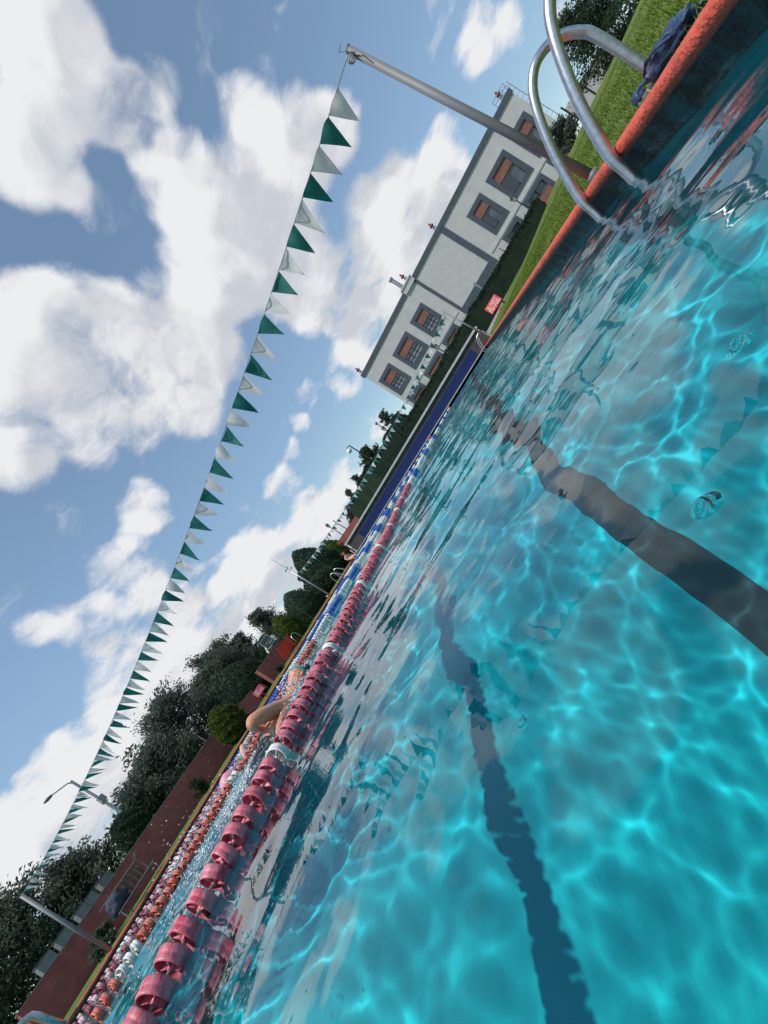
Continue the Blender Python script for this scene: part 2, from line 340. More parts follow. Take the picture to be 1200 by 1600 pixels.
ups = [('shut', 14.75, 16.58), ('shut', 11.76, 14.05), ('shut', 9.15, 10.98), ('grid', .24, 2.12), ('grid', -2.86, -.5), ('grid', -5.48, -3.57)]
los = [(14.75, 16.58), (11.82, 14.05), (9.15, 10.98), (.2, 2.1), (-2.86, -.47), (-5.48, -3.56)]
WX0, WX1, BWL = -5.79, 17.12, .36
openings = [(a+BWL, b-BWL, 4.38 if k_ == 'shut' else 4.82, 6.88-.35) for k_, a, b in ups] + [(a+BWL*.8, b-BWL*.8, 1.35, 3.5-.32) for a, b in los] + [(3.7, 7.5, 1.2, 2.9)]
mb = MB()
xsb = sorted({WX0, WX1} | {o[i] for o in openings for i in (0, 1)}); zsb = sorted({-.3, 8.3} | {o[i] for o in openings for i in (2, 3)})
for i in range(len(xsb)-1):
    for j in range(len(zsb)-1):
        cx, cz = (xsb[i]+xsb[i+1])/2, (zsb[j]+zsb[j+1])/2
        if any(o[0] < cx < o[1] and o[2] < cz < o[3] for o in openings): continue
        mb.quad((xsb[i], YB, zsb[j]), (xsb[i+1], YB, zsb[j]), (xsb[i+1], YB, zsb[j+1]), (xsb[i], YB, zsb[j+1]))
for x0, x1, z0, z1 in openings:                                  # reveals
    D = .22
    mb.quad((x0, YB, z0), (x0, YB, z1), (x0, YB+D, z1), (x0, YB+D, z0)); mb.quad((x1, YB, z1), (x1, YB, z0), (x1, YB+D, z0), (x1, YB+D, z1))
    mb.quad((x0, YB, z1), (x1, YB, z1), (x1, YB+D, z1), (x0, YB+D, z1)); mb.quad((x1, YB, z0), (x0, YB, z0), (x0, YB+D, z0), (x1, YB+D, z0))
mb.quad((WX1, YB, -.3), (WX1, YB+11, -.3), (WX1, YB+11, 8.3), (WX1, YB, 8.3)); mb.quad((WX0, YB+11, -.3), (WX0, YB, -.3), (WX0, YB, 8.3), (WX0, YB+11, 8.3))
mb.quad((WX1, YB+11, -.3), (WX0, YB+11, -.3), (WX0, YB+11, 8.3), (WX1, YB+11, 8.3))
bpart('wall', mb, M_WHITE)
def surround(x0, x1, z0, z1, w, wt, wb):
    m = MB(); p = .05
    m.box(x0, YB-p, z0, x0+w, YB+.02, z1); m.box(x1-w, YB-p, z0, x1, YB+.02, z1)
    m.box(x0+w, YB-p, z1-wt, x1-w, YB+.02, z1); m.box(x0+w, YB-p, z0, x1-w, YB+.02, z0+wb); return m
def window(kind, x0, x1, z0, z1, up):
    w = BWL if up else BWL*.8; wt, wb = (.35, .26 if kind == 'shut' else .40) if up else (.32, .01)
    ix0, ix1, iz0, iz1 = x0+w, x1-w, z0+wb, z1-wt
    if not up: iz0 = 1.35
    zb = 5.75 if up else (2.57 if x0 > 5 else iz1-.03)
    g0, g1 = (iz0, zb) if up else (zb, iz1)
    b0, b1 = (zb, iz1) if up else (iz0, zb)
    m = MB(); m.box(ix0, YB+.14, g0, ix1, YB+.17, g1)
    o = bpart('window', m, M_PALEGLASS if kind == 'grid' else M_GLASS)
    bpart('frame', surround(x0, x1, z0 if up else 1.1, z1, w, wt, wb if up else .25), M_SLATE, o)
    m = MB(); m.box(ix0, YB+.03, b0, ix1, YB+.12, b1); bpart('brick_panel', m, M_BRICKP, o)
    m = MB()
    if kind == 'grid':
        for k in range(4): x = ix0+(ix1-ix0)*k/3; m.box(x-.03, YB+.09, g0, x+.03, YB+.137, g1)
        for k in range(4): z = g0+(g1-g0)*k/3; m.box(ix0, YB+.085, z-.028, ix1, YB+.133, z+.028)
        bpart('glazing_bars', m, M_BLACKM, o)
    else:
        for k in range(3): x = ix0+(ix1-ix0)*k/2; m.box(x-.035, YB+.09, g0, x+.035, YB+.137, g1)
        for k in range(2): z = g0+(g1-g0)*k; m.box(ix0, YB+.085, z-.03, ix1, YB+.133, z+.03)
        bpart('glazing_bars', m, M_BLACKM, o)
        if up:
            m = MB(); n = 9; hh = (g1-g0)*.86
            for k in range(n): m.box(ix0+.05, YB+.06+.008*(k % 2), g1-.05-hh*(k+1)/n, (ix0+ix1)/2+(.0 if k else .1), YB+.083, g1-.05-hh*k/n-.012)
            bpart('roller_shutter', m, M_SHUT, o)
for kd, a, b in ups: window(kd, a, b, 4.12 if kd == 'shut' else 4.42, 6.88, True)
for a, b in los: window('low', a, b, 1.1, 3.5, False)
m = MB(); m.box(3.7, YB+.14, 1.2, 7.5, YB+.17, 2.9); bpart('window', m, M_GLASS)
m = MB()
m.box(3.19, YB-.06, 2.99, 3.45, YB+.02, 8.28); m.box(7.30, YB-.06, 2.99, 7.78, YB+.02, 8.28); m.box(3.45, YB-.06, 2.99, 7.30, YB+.02, 3.55)
bpart('trim_band', m, M_SLATE)
m = MB(); m.box(WX0-.12, YB-.08, 8.25, 1.98, YB+11, 8.62); m.box(3.5, YB-.08, 8.25, WX1+.1, YB+11, 8.62); bpart('roof', m, M_SLATE)
m = MB(); m.box(2.03, YB-.14, 8.25, 3.45, YB+1.3, 8.74); m.box(1.99, YB-.2, 8.74, 3.49, YB+1.36, 8.86); bpart('parapet', m, M_WHITE)
for a, b in ((WX0-.02, 3.0), (7.95, WX1+.02)): m = MB(); m.box(a, YB-.045, 3.62, b, YB+.02, 3.80); bpart('ledge', m, M_WHITE)
for fx, fz in ((16.72, 8.62), (7.41, 8.62), (3.09, 8.86), (-5.62, 8.62)):
    m = MB(); m.lathe([(0, 0), (.24, 0), (.24, .08), (.13, .12), (.12, .22), (.2, .26), (0, .3)], 14, (fx, YB+.3, fz)); ped = bpart('finial_base', m, M_WHITE, smooth=False)
    m = MB(); m.lathe([(.04, .28), (.06, .36), (.17, .44), (.2, .52), (.12, .6), (.08, .66), (.1, .7), (.03, .84), (0, .86)], 14, (fx, YB+.3, fz)); bpart('finial', m, M_FIN, ped, True)
m = MB(); m.tube([(2.42, YB+.7, 8.8), (2.42, YB+.7, 10.2)], .17, 14); m.tube([(2.42, YB+.7, 10.2), (2.42, YB+.7, 10.35)], .23, 14); bpart('chimney', m, M_STEEL, smooth=False)
m = MB()
for x in (15.95, 16.4, 16.85, 17.2): m.tube([(x, YB-.1, 8.6), (x, YB-.1, 9.15)], .022, 6)
m.tube([(15.95, YB-.1, 9.15), (17.2, YB-.1, 9.15)], .022, 6); m.tube([(15.95, YB-.1, 8.88), (17.2, YB-.1, 8.88)], .018, 6); bpart('roof_railing', m, M_STEEL)
m = MB(); m.tube([(17.5, YB+.1, 2.5), (17.5, YB+.1, 9.0)], .025, 6); m.tube([(17.16, YB+.1, 8.62), (17.16, YB+.1, 9.0)], .02, 6)
for k in range(15): m.tube([(17.12, YB+.1, 2.9+.41*k), (17.5, YB+.1, 2.9+.41*k)], .016, 5)
bpart('wall_ladder', m, M_STEEL)
# ------------------------------------------------------------------ plants
def leaf_mat(name, a, b, sc=3., tl=.25):
    m = mat(name, a, .75, b, sc, 6, spec=.15, contrast=(.3, .75), transl=tl+.25); return m
M_CONIF = leaf_mat('dark_conifer_leaf', (.068, .10, .072), (.145, .19, .13), 1.6)
M_CEDAR = leaf_mat('grey_green_cedar_leaf', (.080, .102, .085), (.17, .195, .155), 1.2)
M_TOPI = leaf_mat('clipped_cypress_leaf', (.032, .058, .038), (.075, .115, .065), 2.2)
M_TOPY = leaf_mat('yellow_green_leaf', (.06, .095, .018), (.14, .17, .035), 2.5)
M_HEDGE = leaf_mat('hedge_leaf', (.020, .038, .026), (.048, .072, .046), 2.5)
M_PALE = leaf_mat('broad_leaf', (.03, .055, .03), (.085, .12, .065), 1.5)
M_REDL = leaf_mat('plum_leaf', (.07, .035, .035), (.12, .07, .055), 2.)
M_BARK = mat('bark', (.10, .07, .05), .95, (.05, .036, .028), 12, stretch=(1, 1, .2), bump=.6)
def leaf_quads(name, P, D, size, asp, m, parent, rs, nrm=None):
    n = len(P); D = D/np.maximum(np.linalg.norm(D, axis=1, keepdims=True), 1e-6)
    r = rs.normal(size=(n, 3)); B = np.cross(D, r); B /= np.maximum(np.linalg.norm(B, axis=1, keepdims=True), 1e-6)
    s = size*rs.uniform(.55, 1.35, (n, 1)); L = D*s*asp; Wd = B*s*.5
    v = np.stack([P-L*.5, P+Wd-L*.05, P+L*.5, P-Wd-L*.05], 1).reshape(-1, 3)
    me = np_mesh(name, v, np.arange(n*4).reshape(n, 4)); return link(name, me, m, parent)
def limb_tree(name, label, cat, base, h, rad, m, seed, n_limb=34, leaves=5200, leaf=.10, up=.5, first=.15, group=None, bushy=1., asp=2.2, top_pow=.8):
    if h > 2: leaves = int(leaves*1.7); leaf *= .82
    rs = np.random.RandomState(seed); t = thing(name, label, cat, base, 0, group)
    mb = MB(); mb.tube([(0, 0, -.3), (.02*h, 0, h*.35), (-.01*h, .02*h, h*.7), (0, 0, h*.96)], [h*.035, h*.028, h*.016, h*.004], 8)
    P = []; D = []; per = int(leaves/n_limb)
    for i in range(n_limb):
        f = first+(1-first)*((i+rs.rand())/n_limb)
        z0 = h*f*.93; env = rad*(max(0.04, 1-f)**top_pow)*(.55+.45*min(1, (f-first)/.18+.35))
        L = env*rs.uniform(.7, 1.25); a = rs.rand()*6.283
        d = np.array([math.cos(a), math.sin(a), 0.]); e = np.array([0, 0, z0])+d*L+np.array([0, 0, up*L*rs.uniform(.4, 1.3)])
        mid = np.array([0, 0, z0])+d*L*.5+np.array([0, 0, up*L*.15])
        mb.tube([(0, 0, z0), tuple(mid), tuple(e)], [h*.010, h*.006, h*.002], 5)
        tt = rs.beta(2.0, 1.2, per)[:, None]
        c = (1-tt)**2*np.array([0, 0, z0])+2*tt*(1-tt)*mid+tt**2*e
        # clumps along the limb leave gaps between them
        ncl = 4; cl = rs.randint(0, ncl, per); coff = rs.normal(size=(ncl, 3))*np.array([.16, .16, .09])*rad*bushy
        P.append(c+coff[cl]+rs.normal(size=(per, 3))*np.array([.09, .09, .06])*rad*bushy)
        dd = np.tile(d*.7+np.array([0, 0, up*.9]), (per, 1))+rs.normal(size=(per, 3))*.45; D.append(dd)
    mb.build('trunk', M_BARK, t)
    leaf_quads('crown', np.concatenate(P), np.concatenate(D), leaf, asp, m, t, rs); return t
def topiary(name, label, cat, base, prof, m, seed, leaves=4500, leaf=.06, group=None, squash=1., lump=.10, trunk=.25):
    """prof: (height, radius) pairs from the foot up; a clipped crown of small leaves over a twiggy core"""
    rs = np.random.RandomState(seed); t = thing(name, label, cat, base, 0, group)
    hs = np.array([p[0] for p in prof]); rr = np.array([p[1] for p in prof])
    mb = MB(); mb.tube([(0, 0, -.25), (0, 0, hs[0]+.4*(hs[-1]-hs[0]))], trunk*max(.2, rr.max()*.35), 8); mb.build('trunk', M_BARK, t)
    u = rs.rand(leaves); 
    dens = np.interp(np.linspace(hs[0], hs[-1], 200), hs, rr)+.05*rr.max(); cdf = np.cumsum(dens); cdf /= cdf[-1]
    z = np.interp(u, cdf, np.linspace(hs[0], hs[-1], 200)); a = rs.rand(leaves)*6.283; r = np.interp(z, hs, rr)
    lum = np.zeros(leaves)
    for k in range(9):
        ka, kz, p = rs.randint(1, 7), rs.uniform(1, 7)/max(.4, hs[-1]-hs[0]), rs.rand()*6.28; lum += np.sin(ka*a+kz*6*z+p)/3
    r = r*(1+lump*lum)*(1-np.abs(rs.normal(size=leaves))*.10)
    P = np.stack([r*np.cos(a), r*np.sin(a)*squash, z+rs.normal(size=leaves)*.01], 1)
    sl = np.gradient(np.interp(np.linspace(hs[0], hs[-1], 200), hs, rr), np.linspace(hs[0], hs[-1], 200)); s = np.interp(z, np.linspace(hs[0], hs[-1], 200), sl)
    Nn = np.stack([np.cos(a), np.sin(a), -np.clip(s, -3, 3)], 1); Dd = Nn*.5+np.array([0, 0, .8])+rs.normal(size=(leaves, 3))*.55
    c = leaf_quads('crown', P, Dd, leaf, 1.7, m, t, rs)
    core = MB(); core.lathe([(max(.001, q*.86), hh) for hh, q in prof], 20); core.v = [(x, y*squash, zz) for x, y, zz in core.v]; core.build('inner_foliage', m, t, True); return t
def hedge(name, label, cat, p0, p1, depth, z0, z1, m, seed, n=14000, leaf=.075, wob=.05):
    rs = np.random.RandomState(seed); p0, p1 = Vector((p0[0], p0[1], 0)), Vector((p1[0], p1[1], 0)); d = p1-p0; L = d.length; rz = math.atan2(d.y, d.x)
    t = thing(name, label, cat, (p0.x, p0.y, z0[0]), rz)
    mb = MB(); N = max(3, int(L/.6)); dz = lambda x: z0[1]*x/L-z0[0]*x/L; top = lambda x: (z1[0]+(z1[1]-z1[0])*x/L)-z0[0]
    vs = []
    for i in range(N+1):
        x = L*i/N
        vs += [(x, .08, dz(x)-.2), (x, .08, top(x)-.08), (x, depth-.08, top(x)-.08), (x, depth-.08, dz(x)-.2)]
    mb.add(vs, [(i*4+k, (i+1)*4+k, (i+1)*4+k+1, i*4+k+1) for i in range(N) for k in range(3)]+[(0, 1, 2, 3), (N*4+3, N*4+2, N*4+1, N*4)])
    mb.build('inner_foliage', m, t)
    x = rs.rand(n)*L; f = rs.rand(n); tp = z1[0]+(z1[1]-z1[0])*x/L-z0[0]; bz = (z0[1]-z0[0])*x/L
    wb = wob*(np.sin(x*2.1+seed)+np.sin(x*4.7)+np.sin(x*.9+2))
    isf = f < .66; hh = rs.rand(n)
    y = np.where(isf, rs.normal(size=n)*.03+wb*.6, rs.rand(n)*depth); z = np.where(isf, bz+(tp-bz)*hh, tp+rs.normal(size=n)*.035+wb)
    ends = rs.rand(n) < .04; x = np.where(ends, np.where(rs.rand(n) < .5, 0, L), x); y = np.where(ends, rs.rand(n)*depth, y); z = np.where(ends, bz+(tp-bz)*hh, z)
    P = np.stack([x, y, z], 1); Dd = rs.normal(size=(n, 3))*.7+np.where(isf[:, None], np.array([0, -.5, .6]), np.array([0, 0, .8]))
    leaf_quads('foliage', P, Dd, leaf, 1.6, m, t, rs); return t
hedge('hedge', 'long dark clipped hedge behind the wire fence below the building', 'hedge', (8.15, 27.0), (-5.6, 27.0), 1.2, (1.2, .1), (1.87, 1.86), M_HEDGE, 3, 17000, wob=.025)
hedge('hedge', 'taller clipped hedge block left of the building under the lantern', 'hedge', (-4.9, 29.2), (-9.3, 29.2), 1.4, (.1, .1), (2.75, 2.5), M_HEDGE, 4, 7000)
hedge('hedge', 'dark hedge block behind the middle of the far end wall', 'hedge', (-9.2, 30), (-13.4, 30), 1.2, (.1, .1), (2.9, 2.6), M_TOPI, 5, 6500, leaf=.09, wob=.08)
# trees left of the pool; each stands where the photo shows its crown
GT = 'trees behind the left side of the pool'
limb_tree('conifer_tree', 'spiky grey green conifer between the floodlight hedge and the basketball hoop', 'tree', (-24.5, 26.4, .1), 4.9, 1.7, M_CEDAR, 21, group=GT, up=.7)
limb_tree('conifer_tree', 'pointed dark conifer just right of the basketball hoop', 'tree', (-24.8, 23.6, .1), 4.7, 1.5, M_CONIF, 22, group=GT, up=.7)
limb_tree('conifer_tree', 'tall dark conifer with two feathery tops directly behind the hoop', 'tree', (-26, 23.0, .1), 5.8, 2.3, M_CONIF, 23, group=GT, up=.55, leaves=7000)
limb_tree('conifer_tree', 'spreading dark conifer with upswept feathery branches left of the hoop', 'tree', (-24.5, 20.3, .1), 5.3, 2.6, M_CEDAR, 24, group=GT, up=.6, leaves=7500, n_limb=30, top_pow=.6)
limb_tree('conifer_tree', 'broad dark tree crown left of the feathery conifers', 'tree', (-23.5, 17.9, .1), 4.6, 2.3, M_CONIF, 25, group=GT, up=.4, leaves=7000, top_pow=.45)
limb_tree('cedar_tree', 'big grey green cedar with loose feathery boughs above the brick wall', 'tree', (-22.5, 14.7, .1), 5.1, 2.6, M_CEDAR, 26, group=GT, up=.55, leaves=8000, top_pow=.5)
limb_tree('cedar_tree', 'lower cedar boughs reaching left towards the round tree above the wall', 'tree', (-21.5, 11.4, .1), 3.6, 2.3, M_CEDAR, 27, group=GT, up=.45, leaves=7000, top_pow=.45)
limb_tree('cedar_tree', 'small thin cedar leaning out beside the round tree', 'tree', (-20.5, 9.7, .1), 2.9, 1.3, M_CONIF, 28, group=GT, up=.7, leaves=3000, n_limb=18)
limb_tree('cedar_tree', 'spiky topped dark tree behind the pale sheet metal boxes', 'tree', (-25.5, 8.9, .1), 3.9, 2.0, M_CEDAR, 29, group=GT, up=.7, leaves=7000, top_pow=.45)
limb_tree('cedar_tree', 'large dark tree behind the leaning flag pole', 'tree', (-27, 6.9, .1), 5.3, 2.9, M_CONIF, 30, group=GT, up=.5, leaves=9000, top_pow=.5)
limb_tree('cedar_tree', 'dark tree mass leftmost of those behind the brick wall', 'tree', (-26, 4.2, .1), 5.6, 3.0, M_CONIF, 31, group=GT, up=.4, leaves=9000, top_pow=.45)
limb_tree('cedar_tree', 'shaded tree behind the sheet metal boxes and left of the leaning pole', 'tree', (-29, 2.0, .1), 6.0, 3.2, M_CEDAR, 32, group=GT, up=.4, leaves=8000, top_pow=.45)
limb_tree('shrub', 'leafy green shrub at the left end of the brick wall', 'shrub', (-17.2, 2.1, .1), 1.25, 1.1, M_PALE, 33, n_limb=22, leaves=3600, leaf=.07, up=.5, first=.05, top_pow=.35)
GTO = 'clipped trees along the left side of the pool'
RND = lambda h, r: [(.02, r*.55), (h*.14, r*.86), (h*.35, r), (h*.55, r*.97), (h*.75, r*.78), (h*.9, r*.48), (h*.98, r*.2), (h, .02)]
EGG = lambda h, r: [(.02, r*.7), (h*.12, r*.95), (h*.3, r), (h*.5, r*.9), (h*.7, r*.66), (h*.86, r*.4), (h*.96, r*.17), (h, .02)]
topiary('topiary_tree', 'yellow green rounded topiary in front of the brick wall beside the swimmer elbow', 'topiary', (-15.0, 10.7, .15), RND(1.55, .62), M_TOPY, 41, 5200, group=GTO)
topiary('topiary_tree', 'large dark green rounded topiary right of the yellow green one', 'topiary', (-19.6, 16.2, .15), RND(2.85, 1.45), M_TOPI, 42, 7500, leaf=.08, group=GTO)
topiary('topiary_tree', 'yellow green oval topiary beside the red bench', 'topiary', (-16.3, 18.0, .15), RND(2.0, .75), M_TOPY, 43, 4200, group=GTO)
topiary('topiary_tree', 'dark egg shaped topiary left of the floodlight pole', 'topiary', (-16.8, 20.9, .15), EGG(2.45, 1.3), M_TOPI, 44, 6000, group=GTO)
topiary('topiary_tree', 'tallest dark egg shaped topiary under the end of the far pennants', 'topiary', (-17.5, 26.4, .15), EGG(4.1, 1.75), M_TOPI, 45, 8500, leaf=.09, group=GTO)
topiary('topiary_tree', 'yellow green cone topiary beside the left end of the far wall', 'topiary', (-17.3, 29.5, .15), EGG(2.9, 1.15), M_TOPY, 46, 4500, leaf=.08, group=GTO)
topiary('topiary_tree', 'dark green round headed tree rising behind the brick wall', 'topiary', (-17.2, 7.55, .1), [(.75, .12), (.95, .32), (1.25, .52), (1.6, .56), (1.9, .46), (2.1, .26), (2.18, .02)], M_TOPI, 47, 4500, group=GTO, lump=.08)
limb_tree('young_cypress', 'slim young cypress in front of the long brick wall', 'shrub', (-15.2, 8.45, .15), .72, .26, M_PALE, 48, n_limb=24, leaves=1500, leaf=.04, up=1.4, first=.02, top_pow=.9)
limb_tree('shrub', 'dark low shrub beside the metal sun bench', 'shrub', (-15.3, 4.62, .15), .5, .38, M_CONIF, 49, n_limb=20, leaves=1700, leaf=.045, up=.6, first=.02, top_pow=.4)
limb_tree('shrub', 'small round green shrub beneath the red bench', 'shrub', (-15.5, 14.6, .15), .36, .24, M_PALE, 50, n_limb=18, leaves=1000, leaf=.045, up=.5, first=.02, top_pow=.4)
limb_tree('broadleaf_tree', 'bushy tree with dark fruit above the white globe lamp', 'tree', (-10.2, 34, .1), 4.4, 1.35, M_PALE, 51, leaves=4200, up=.5, top_pow=.5, leaf=.12)
limb_tree('broadleaf_tree', 'thin dark tree tip beside the white globe lamp', 'tree', (-12.7, 34, .1), 4.1, .8, M_CONIF, 52, leaves=2200, up=.8)
limb_tree('broadleaf_tree', 'dark spindly tree tip above the far pennants', 'tree', (-14.2, 34, .1), 4.0, .7, M_CONIF, 53, leaves=1800, up=.9)
limb_tree('broadleaf_tree', 'small dark tree beside the left corner of the building', 'tree', (-6.7, 33.5, .1), 4.6, .9, M_CONIF, 54, leaves=2600, up=.8)
limb_tree('plum_bush', 'dull red leaved bush behind the far end wall', 'shrub', (-15.0, 33, .1), 2.6, 1.2, M_REDL, 55, leaves=3000, up=.5, first=.05, top_pow=.4)
limb_tree('broadleaf_tree', 'bushy green tree between the hedge blocks and the far brick wall', 'tree', (-9.0, 36.5, .1), 3.1, 1.5, M_PALE, 56, leaves=3500, up=.4, top_pow=.4)
limb_tree('broadleaf_tree', 'distant green tree behind the far brick wall', 'tree', (-17.5, 38, .1), 2.7, 1.4, M_PALE, 57, leaves=2500, up=.4, top_pow=.4)
limb_tree('broadleaf_tree', 'open grey green tree beyond the grass crest beside the building', 'tree', (13.2, 31.5, 1.6), 1.9, 1.0, M_CEDAR, 58, leaves=2000, up=.6, top_pow=.5, n_limb=26)
limb_tree('broadleaf_tree', 'leafy tree on the crest of the grass bank at the picture top', 'tree', (14.6, 26.6, 1.6), 3.6, 1.9, M_PALE, 59, leaves=9000, leaf=.075, up=-.1, top_pow=.4, first=.12)
# grass blades on the bank beside the pool
rs = np.random.RandomState(5); n = 42000
bx = 1.5+rs.beta(1.1, 2.2, n)*7.5; by = 1.2+rs.beta(1.1, 1.8, n)*20
bz = np.array([lawn_z(a, b_) for a, b_ in zip(bx, by)]); ln = rs.uniform(.02, .055, n)*(1+.3*np.sin(bx*3)*np.sin(by*2)); an = rs.rand(n)*6.28; wd = .0035+rs.rand(n)*.004
lean = rs.normal(size=(n, 2))*.4
v = np.stack([np.stack([bx+np.cos(an)*wd, by+np.sin(an)*wd, bz-.01], 1), np.stack([bx-np.cos(an)*wd, by-np.sin(an)*wd, bz-.01], 1), np.stack([bx+lean[:, 0]*ln, by+lean[:, 1]*ln, bz+ln], 1)], 1).reshape(-1, 3)
M_BLADE = mat('grass_blade', (.065, .13, .010), .6, (.20, .26, .03), 1.8, 6, spec=.3, transl=.35)
tag(link('grass', np_mesh('grass', v, np.arange(n*3).reshape(n, 3)), M_BLADE), 'short green lawn grass growing on the bank beside the pool', 'grass', kind='stuff')
# ------------------------------------------------------------------ far end wall (raised concrete platform with a blue band)
M_CONC = mat('weathered_concrete', (.085, .074, .064), .9, (.05, .045, .04), 3.5, 8, bump=.3, bscale=40)
M_CONCL = mat('pale_concrete_edge', (.52, .51, .48), .8, (.38, .37, .35), 6, 6)
M_BLUE = mat('blue_tile_band', (.002, .012, .080), .6, (.003, .018, .10), 5)
pf = thing('end_wall', 'low concrete platform wall across the far end with blue band', 'wall', (-5.8, Y1, 0))
def pp(name, mb, m, par=None): mb.v = [(x+5.8, y-Y1, z) for x, y, z in mb.v]; return mb.build(name, m, par or pf)
mb = MB()
for i in range(6): a = -13.1+i*2.45; mb.box(a+.012, Y1, -.3, a+2.438, Y1+1.3, 1.0)
pp('slab', mb, M_CONC)
mb = MB(); mb.box(-13.1, Y1+.03, .02, 1.6, Y1+1.25, .96); pp('joint_filler', mb, M_BLACKM)
mb = MB(); mb.box(-13.22, Y1-.09, 1.004, 1.68, Y1+1.36, 1.12); pp('cap', mb, M_CONCL)
mb = MB(); mb.box(-12.0, Y1-.03, .20, .62, Y1-.002, .72); pp('blue_band', mb, M_BLUE)
mb = MB(); mb.box(-13.16, Y1-.14, .135, 1.10, Y1-.034, .185); pp('ledge', mb, M_CONCL)
for x in (-13.18, 1.52):
    mb = MB(); mb.box(x, Y1-.06, .08, x+.09, Y1-.004, 1.0); mb.box(x+.02, Y1-.45, .08, x+.07, Y1-.38, .62); mb.box(x+.02, Y1-.38, .56, x+.07, Y1-.06, .62); pp('end_frame', mb, M_WHITEM)
# ------------------------------------------------------------------ ladders and grab rails
def rail_path(x0, flip=1):
    p = [(-.09, -1.1), (-.08, -.2), (-.05, .06), (-.04, .15), (.0, .26), (.06, .40), (.14, .55), (.22, .67), (.29, .74), (.37, .775), (.45, .765), (.52, .72), (.57, .64), (.59, .54), (.59, .13)]
    pts = [Vector((x0+flip*x, 0, z)) for x, z in p]; out = []
    for i in range(len(pts)-1):                                   # Catmull-Rom
        a, b_, c, d = pts[max(i-1, 0)], pts[i], pts[i+1], pts[min(i+2, len(pts)-1)]
        for k in range(5):
            s = k/5; out.append(.5*((2*b_)+(c-a)*s+(2*a-5*b_+4*c-d)*s*s+(3*b_-a-3*c+d)*s**3))
    return out+[pts[-1]]
def pool_ladder(label, loc, rz, gap=.56, r=.027, sc=1.):
    t = thing('pool_ladder', label, 'ladder', loc, rz, 'pool ladders')
    for y in (-gap/2, gap/2):
        mb = MB(); mb.tube([(p.x*sc, y, p.z*sc) for p in rail_path(0)], r, 14); h = mb.build('handrail', M_INOX, t, True)
        mb = MB(); mb.lathe([(r+.001, .0), (.06, .0), (.055, .012), (r+.002, .025)], 16, (.59*sc, y, .165*sc if sc == 1 else .03)); mb.build('base_flange', M_INOX, h, True)
    for z in (-.25, -.52, -.8):
        mb = MB(); mb.box(-.16, -gap/2, z, -.06, gap/2, z+.025); bevel(mb.build('tread', M_INOX, t), .008)
    return t
pool_ladder('large near stainless pool ladder curving over the orange coping on the right', (XR, 2.85, 0), 0)
pool_ladder('small distant pool ladder on the far right corner of the pool', (XR-.15, Y1-.9, .0), R(10), .5, .03)
pool_ladder('pair of bright ladder handrails on the far left pool edge below the topiary', (XL, 20.9, .0), R(180), .62, .032)
t = thing('grab_rail', 'thick bright chrome rail end in the lower left corner at the pool edge', 'rail', (-13.28, 2.8, .12))
mb = MB(); mb.tube([(0, -.5, .74), (0, -.12, .72), (0, -.03, .66), (0, .0, .56), (0, .07, -.05)], .065, 14); mb.build('tube', M_INOX, t, True)
mb = MB(); mb.lathe([(.07, 0), (.13, 0), (.12, .02), (.07, .03)], 16, (0, .07, .02)); mb.build('base_flange', M_INOX, t, True)
# ------------------------------------------------------------------ poles and pennants
M_POLE = mat('dull_steel_pole', (.22, .22, .225), .6, (.15, .15, .155), 5, metal=.1, stretch=(1, 1, .15))
M_WFLAG = mat('white_pennant_cloth', (.72, .71, .69), .7, (.62, .61, .60), 9, transl=.4)
M_GFLAG = mat('green_pennant_cloth', (.008, .16, .135), .7, (.006, .12, .105), 9, transl=.35)
M_ROPE = mat('thin_rope', (.35, .35, .34), .9)
def pole(label, base, top, r0, r1, group='flag poles'):
    b_, tp = Vector(base), Vector(top); t = thing('flag_pole', label, 'pole', b_, 0, group)
    mb = MB(); mb.tube([(0, 0, -.1), tp-b_], [r0, r1], 16); mb.build('post', M_POLE, t, True)
    mb = MB(); mb.tube([tp-b_, tp-b_+Vector((0, 0, .012))], r1*1.06, 16); mb.build('end_cap', M_STEEL, t)
    mb = MB(); mb.lathe([(r0*1.02, 0), (r0*1.35, 0), (r0*1.35, .03), (r0*1.05, .05)], 14, (0, 0, 0)); mb.build('base_collar', M_POLE, t)
    return t
PR_T = Vector((1.42, 4.0, 2.245))
pole('thick grey steel pole leaning in from the grass bank behind the near ladder', (1.56, 4.0, .15), PR_T, .035, .028)
pole('thick grey steel pole at the lower left in front of the brick wall', (-13.5, 4.0, .12), (-13.5, 4.0, 2.40), .042, .036)
pole('slim distant steel pole at the right end of the far wall', (1.27, 19.0, .1), (1.15, 19.0, 2.35), .035, .03)
fl = thing('floodlight_pole', 'slim steel pole with small floodlights and an antenna on the far left lawn', 'pole', (-13.5, 18.75, .13))
mb = MB(); mb.tube([(0, 0, -.1), (0, 0, 2.65)], [.055, .04], 12); mb.build('post', M_STEEL, fl, True)
mb = MB(); mb.tube([(0, 0, 2.65), (0, 0, 3.75)], .012, 6); mb.build('antenna', M_STEEL, fl)
for dx, dy, dz in ((-.1, .1, 2.62), (.1, .1, 2.62), (-.1, -.1, 2.78), (.1, -.1, 2.78)):
    mb = MB(); mb.lathe([(.02, -.06), (.05, -.05), (.07, .03), (.065, .035), (0, .02)], 12, (dx, dy, dz), 'x'); lm = mb.build('floodlight', M_WHITEM, fl, True)
    mb = MB(); mb.tube([(0, 0, dz), (dx, dy, dz)], .012, 6); mb.build('bracket', M_BLACKM, lm)
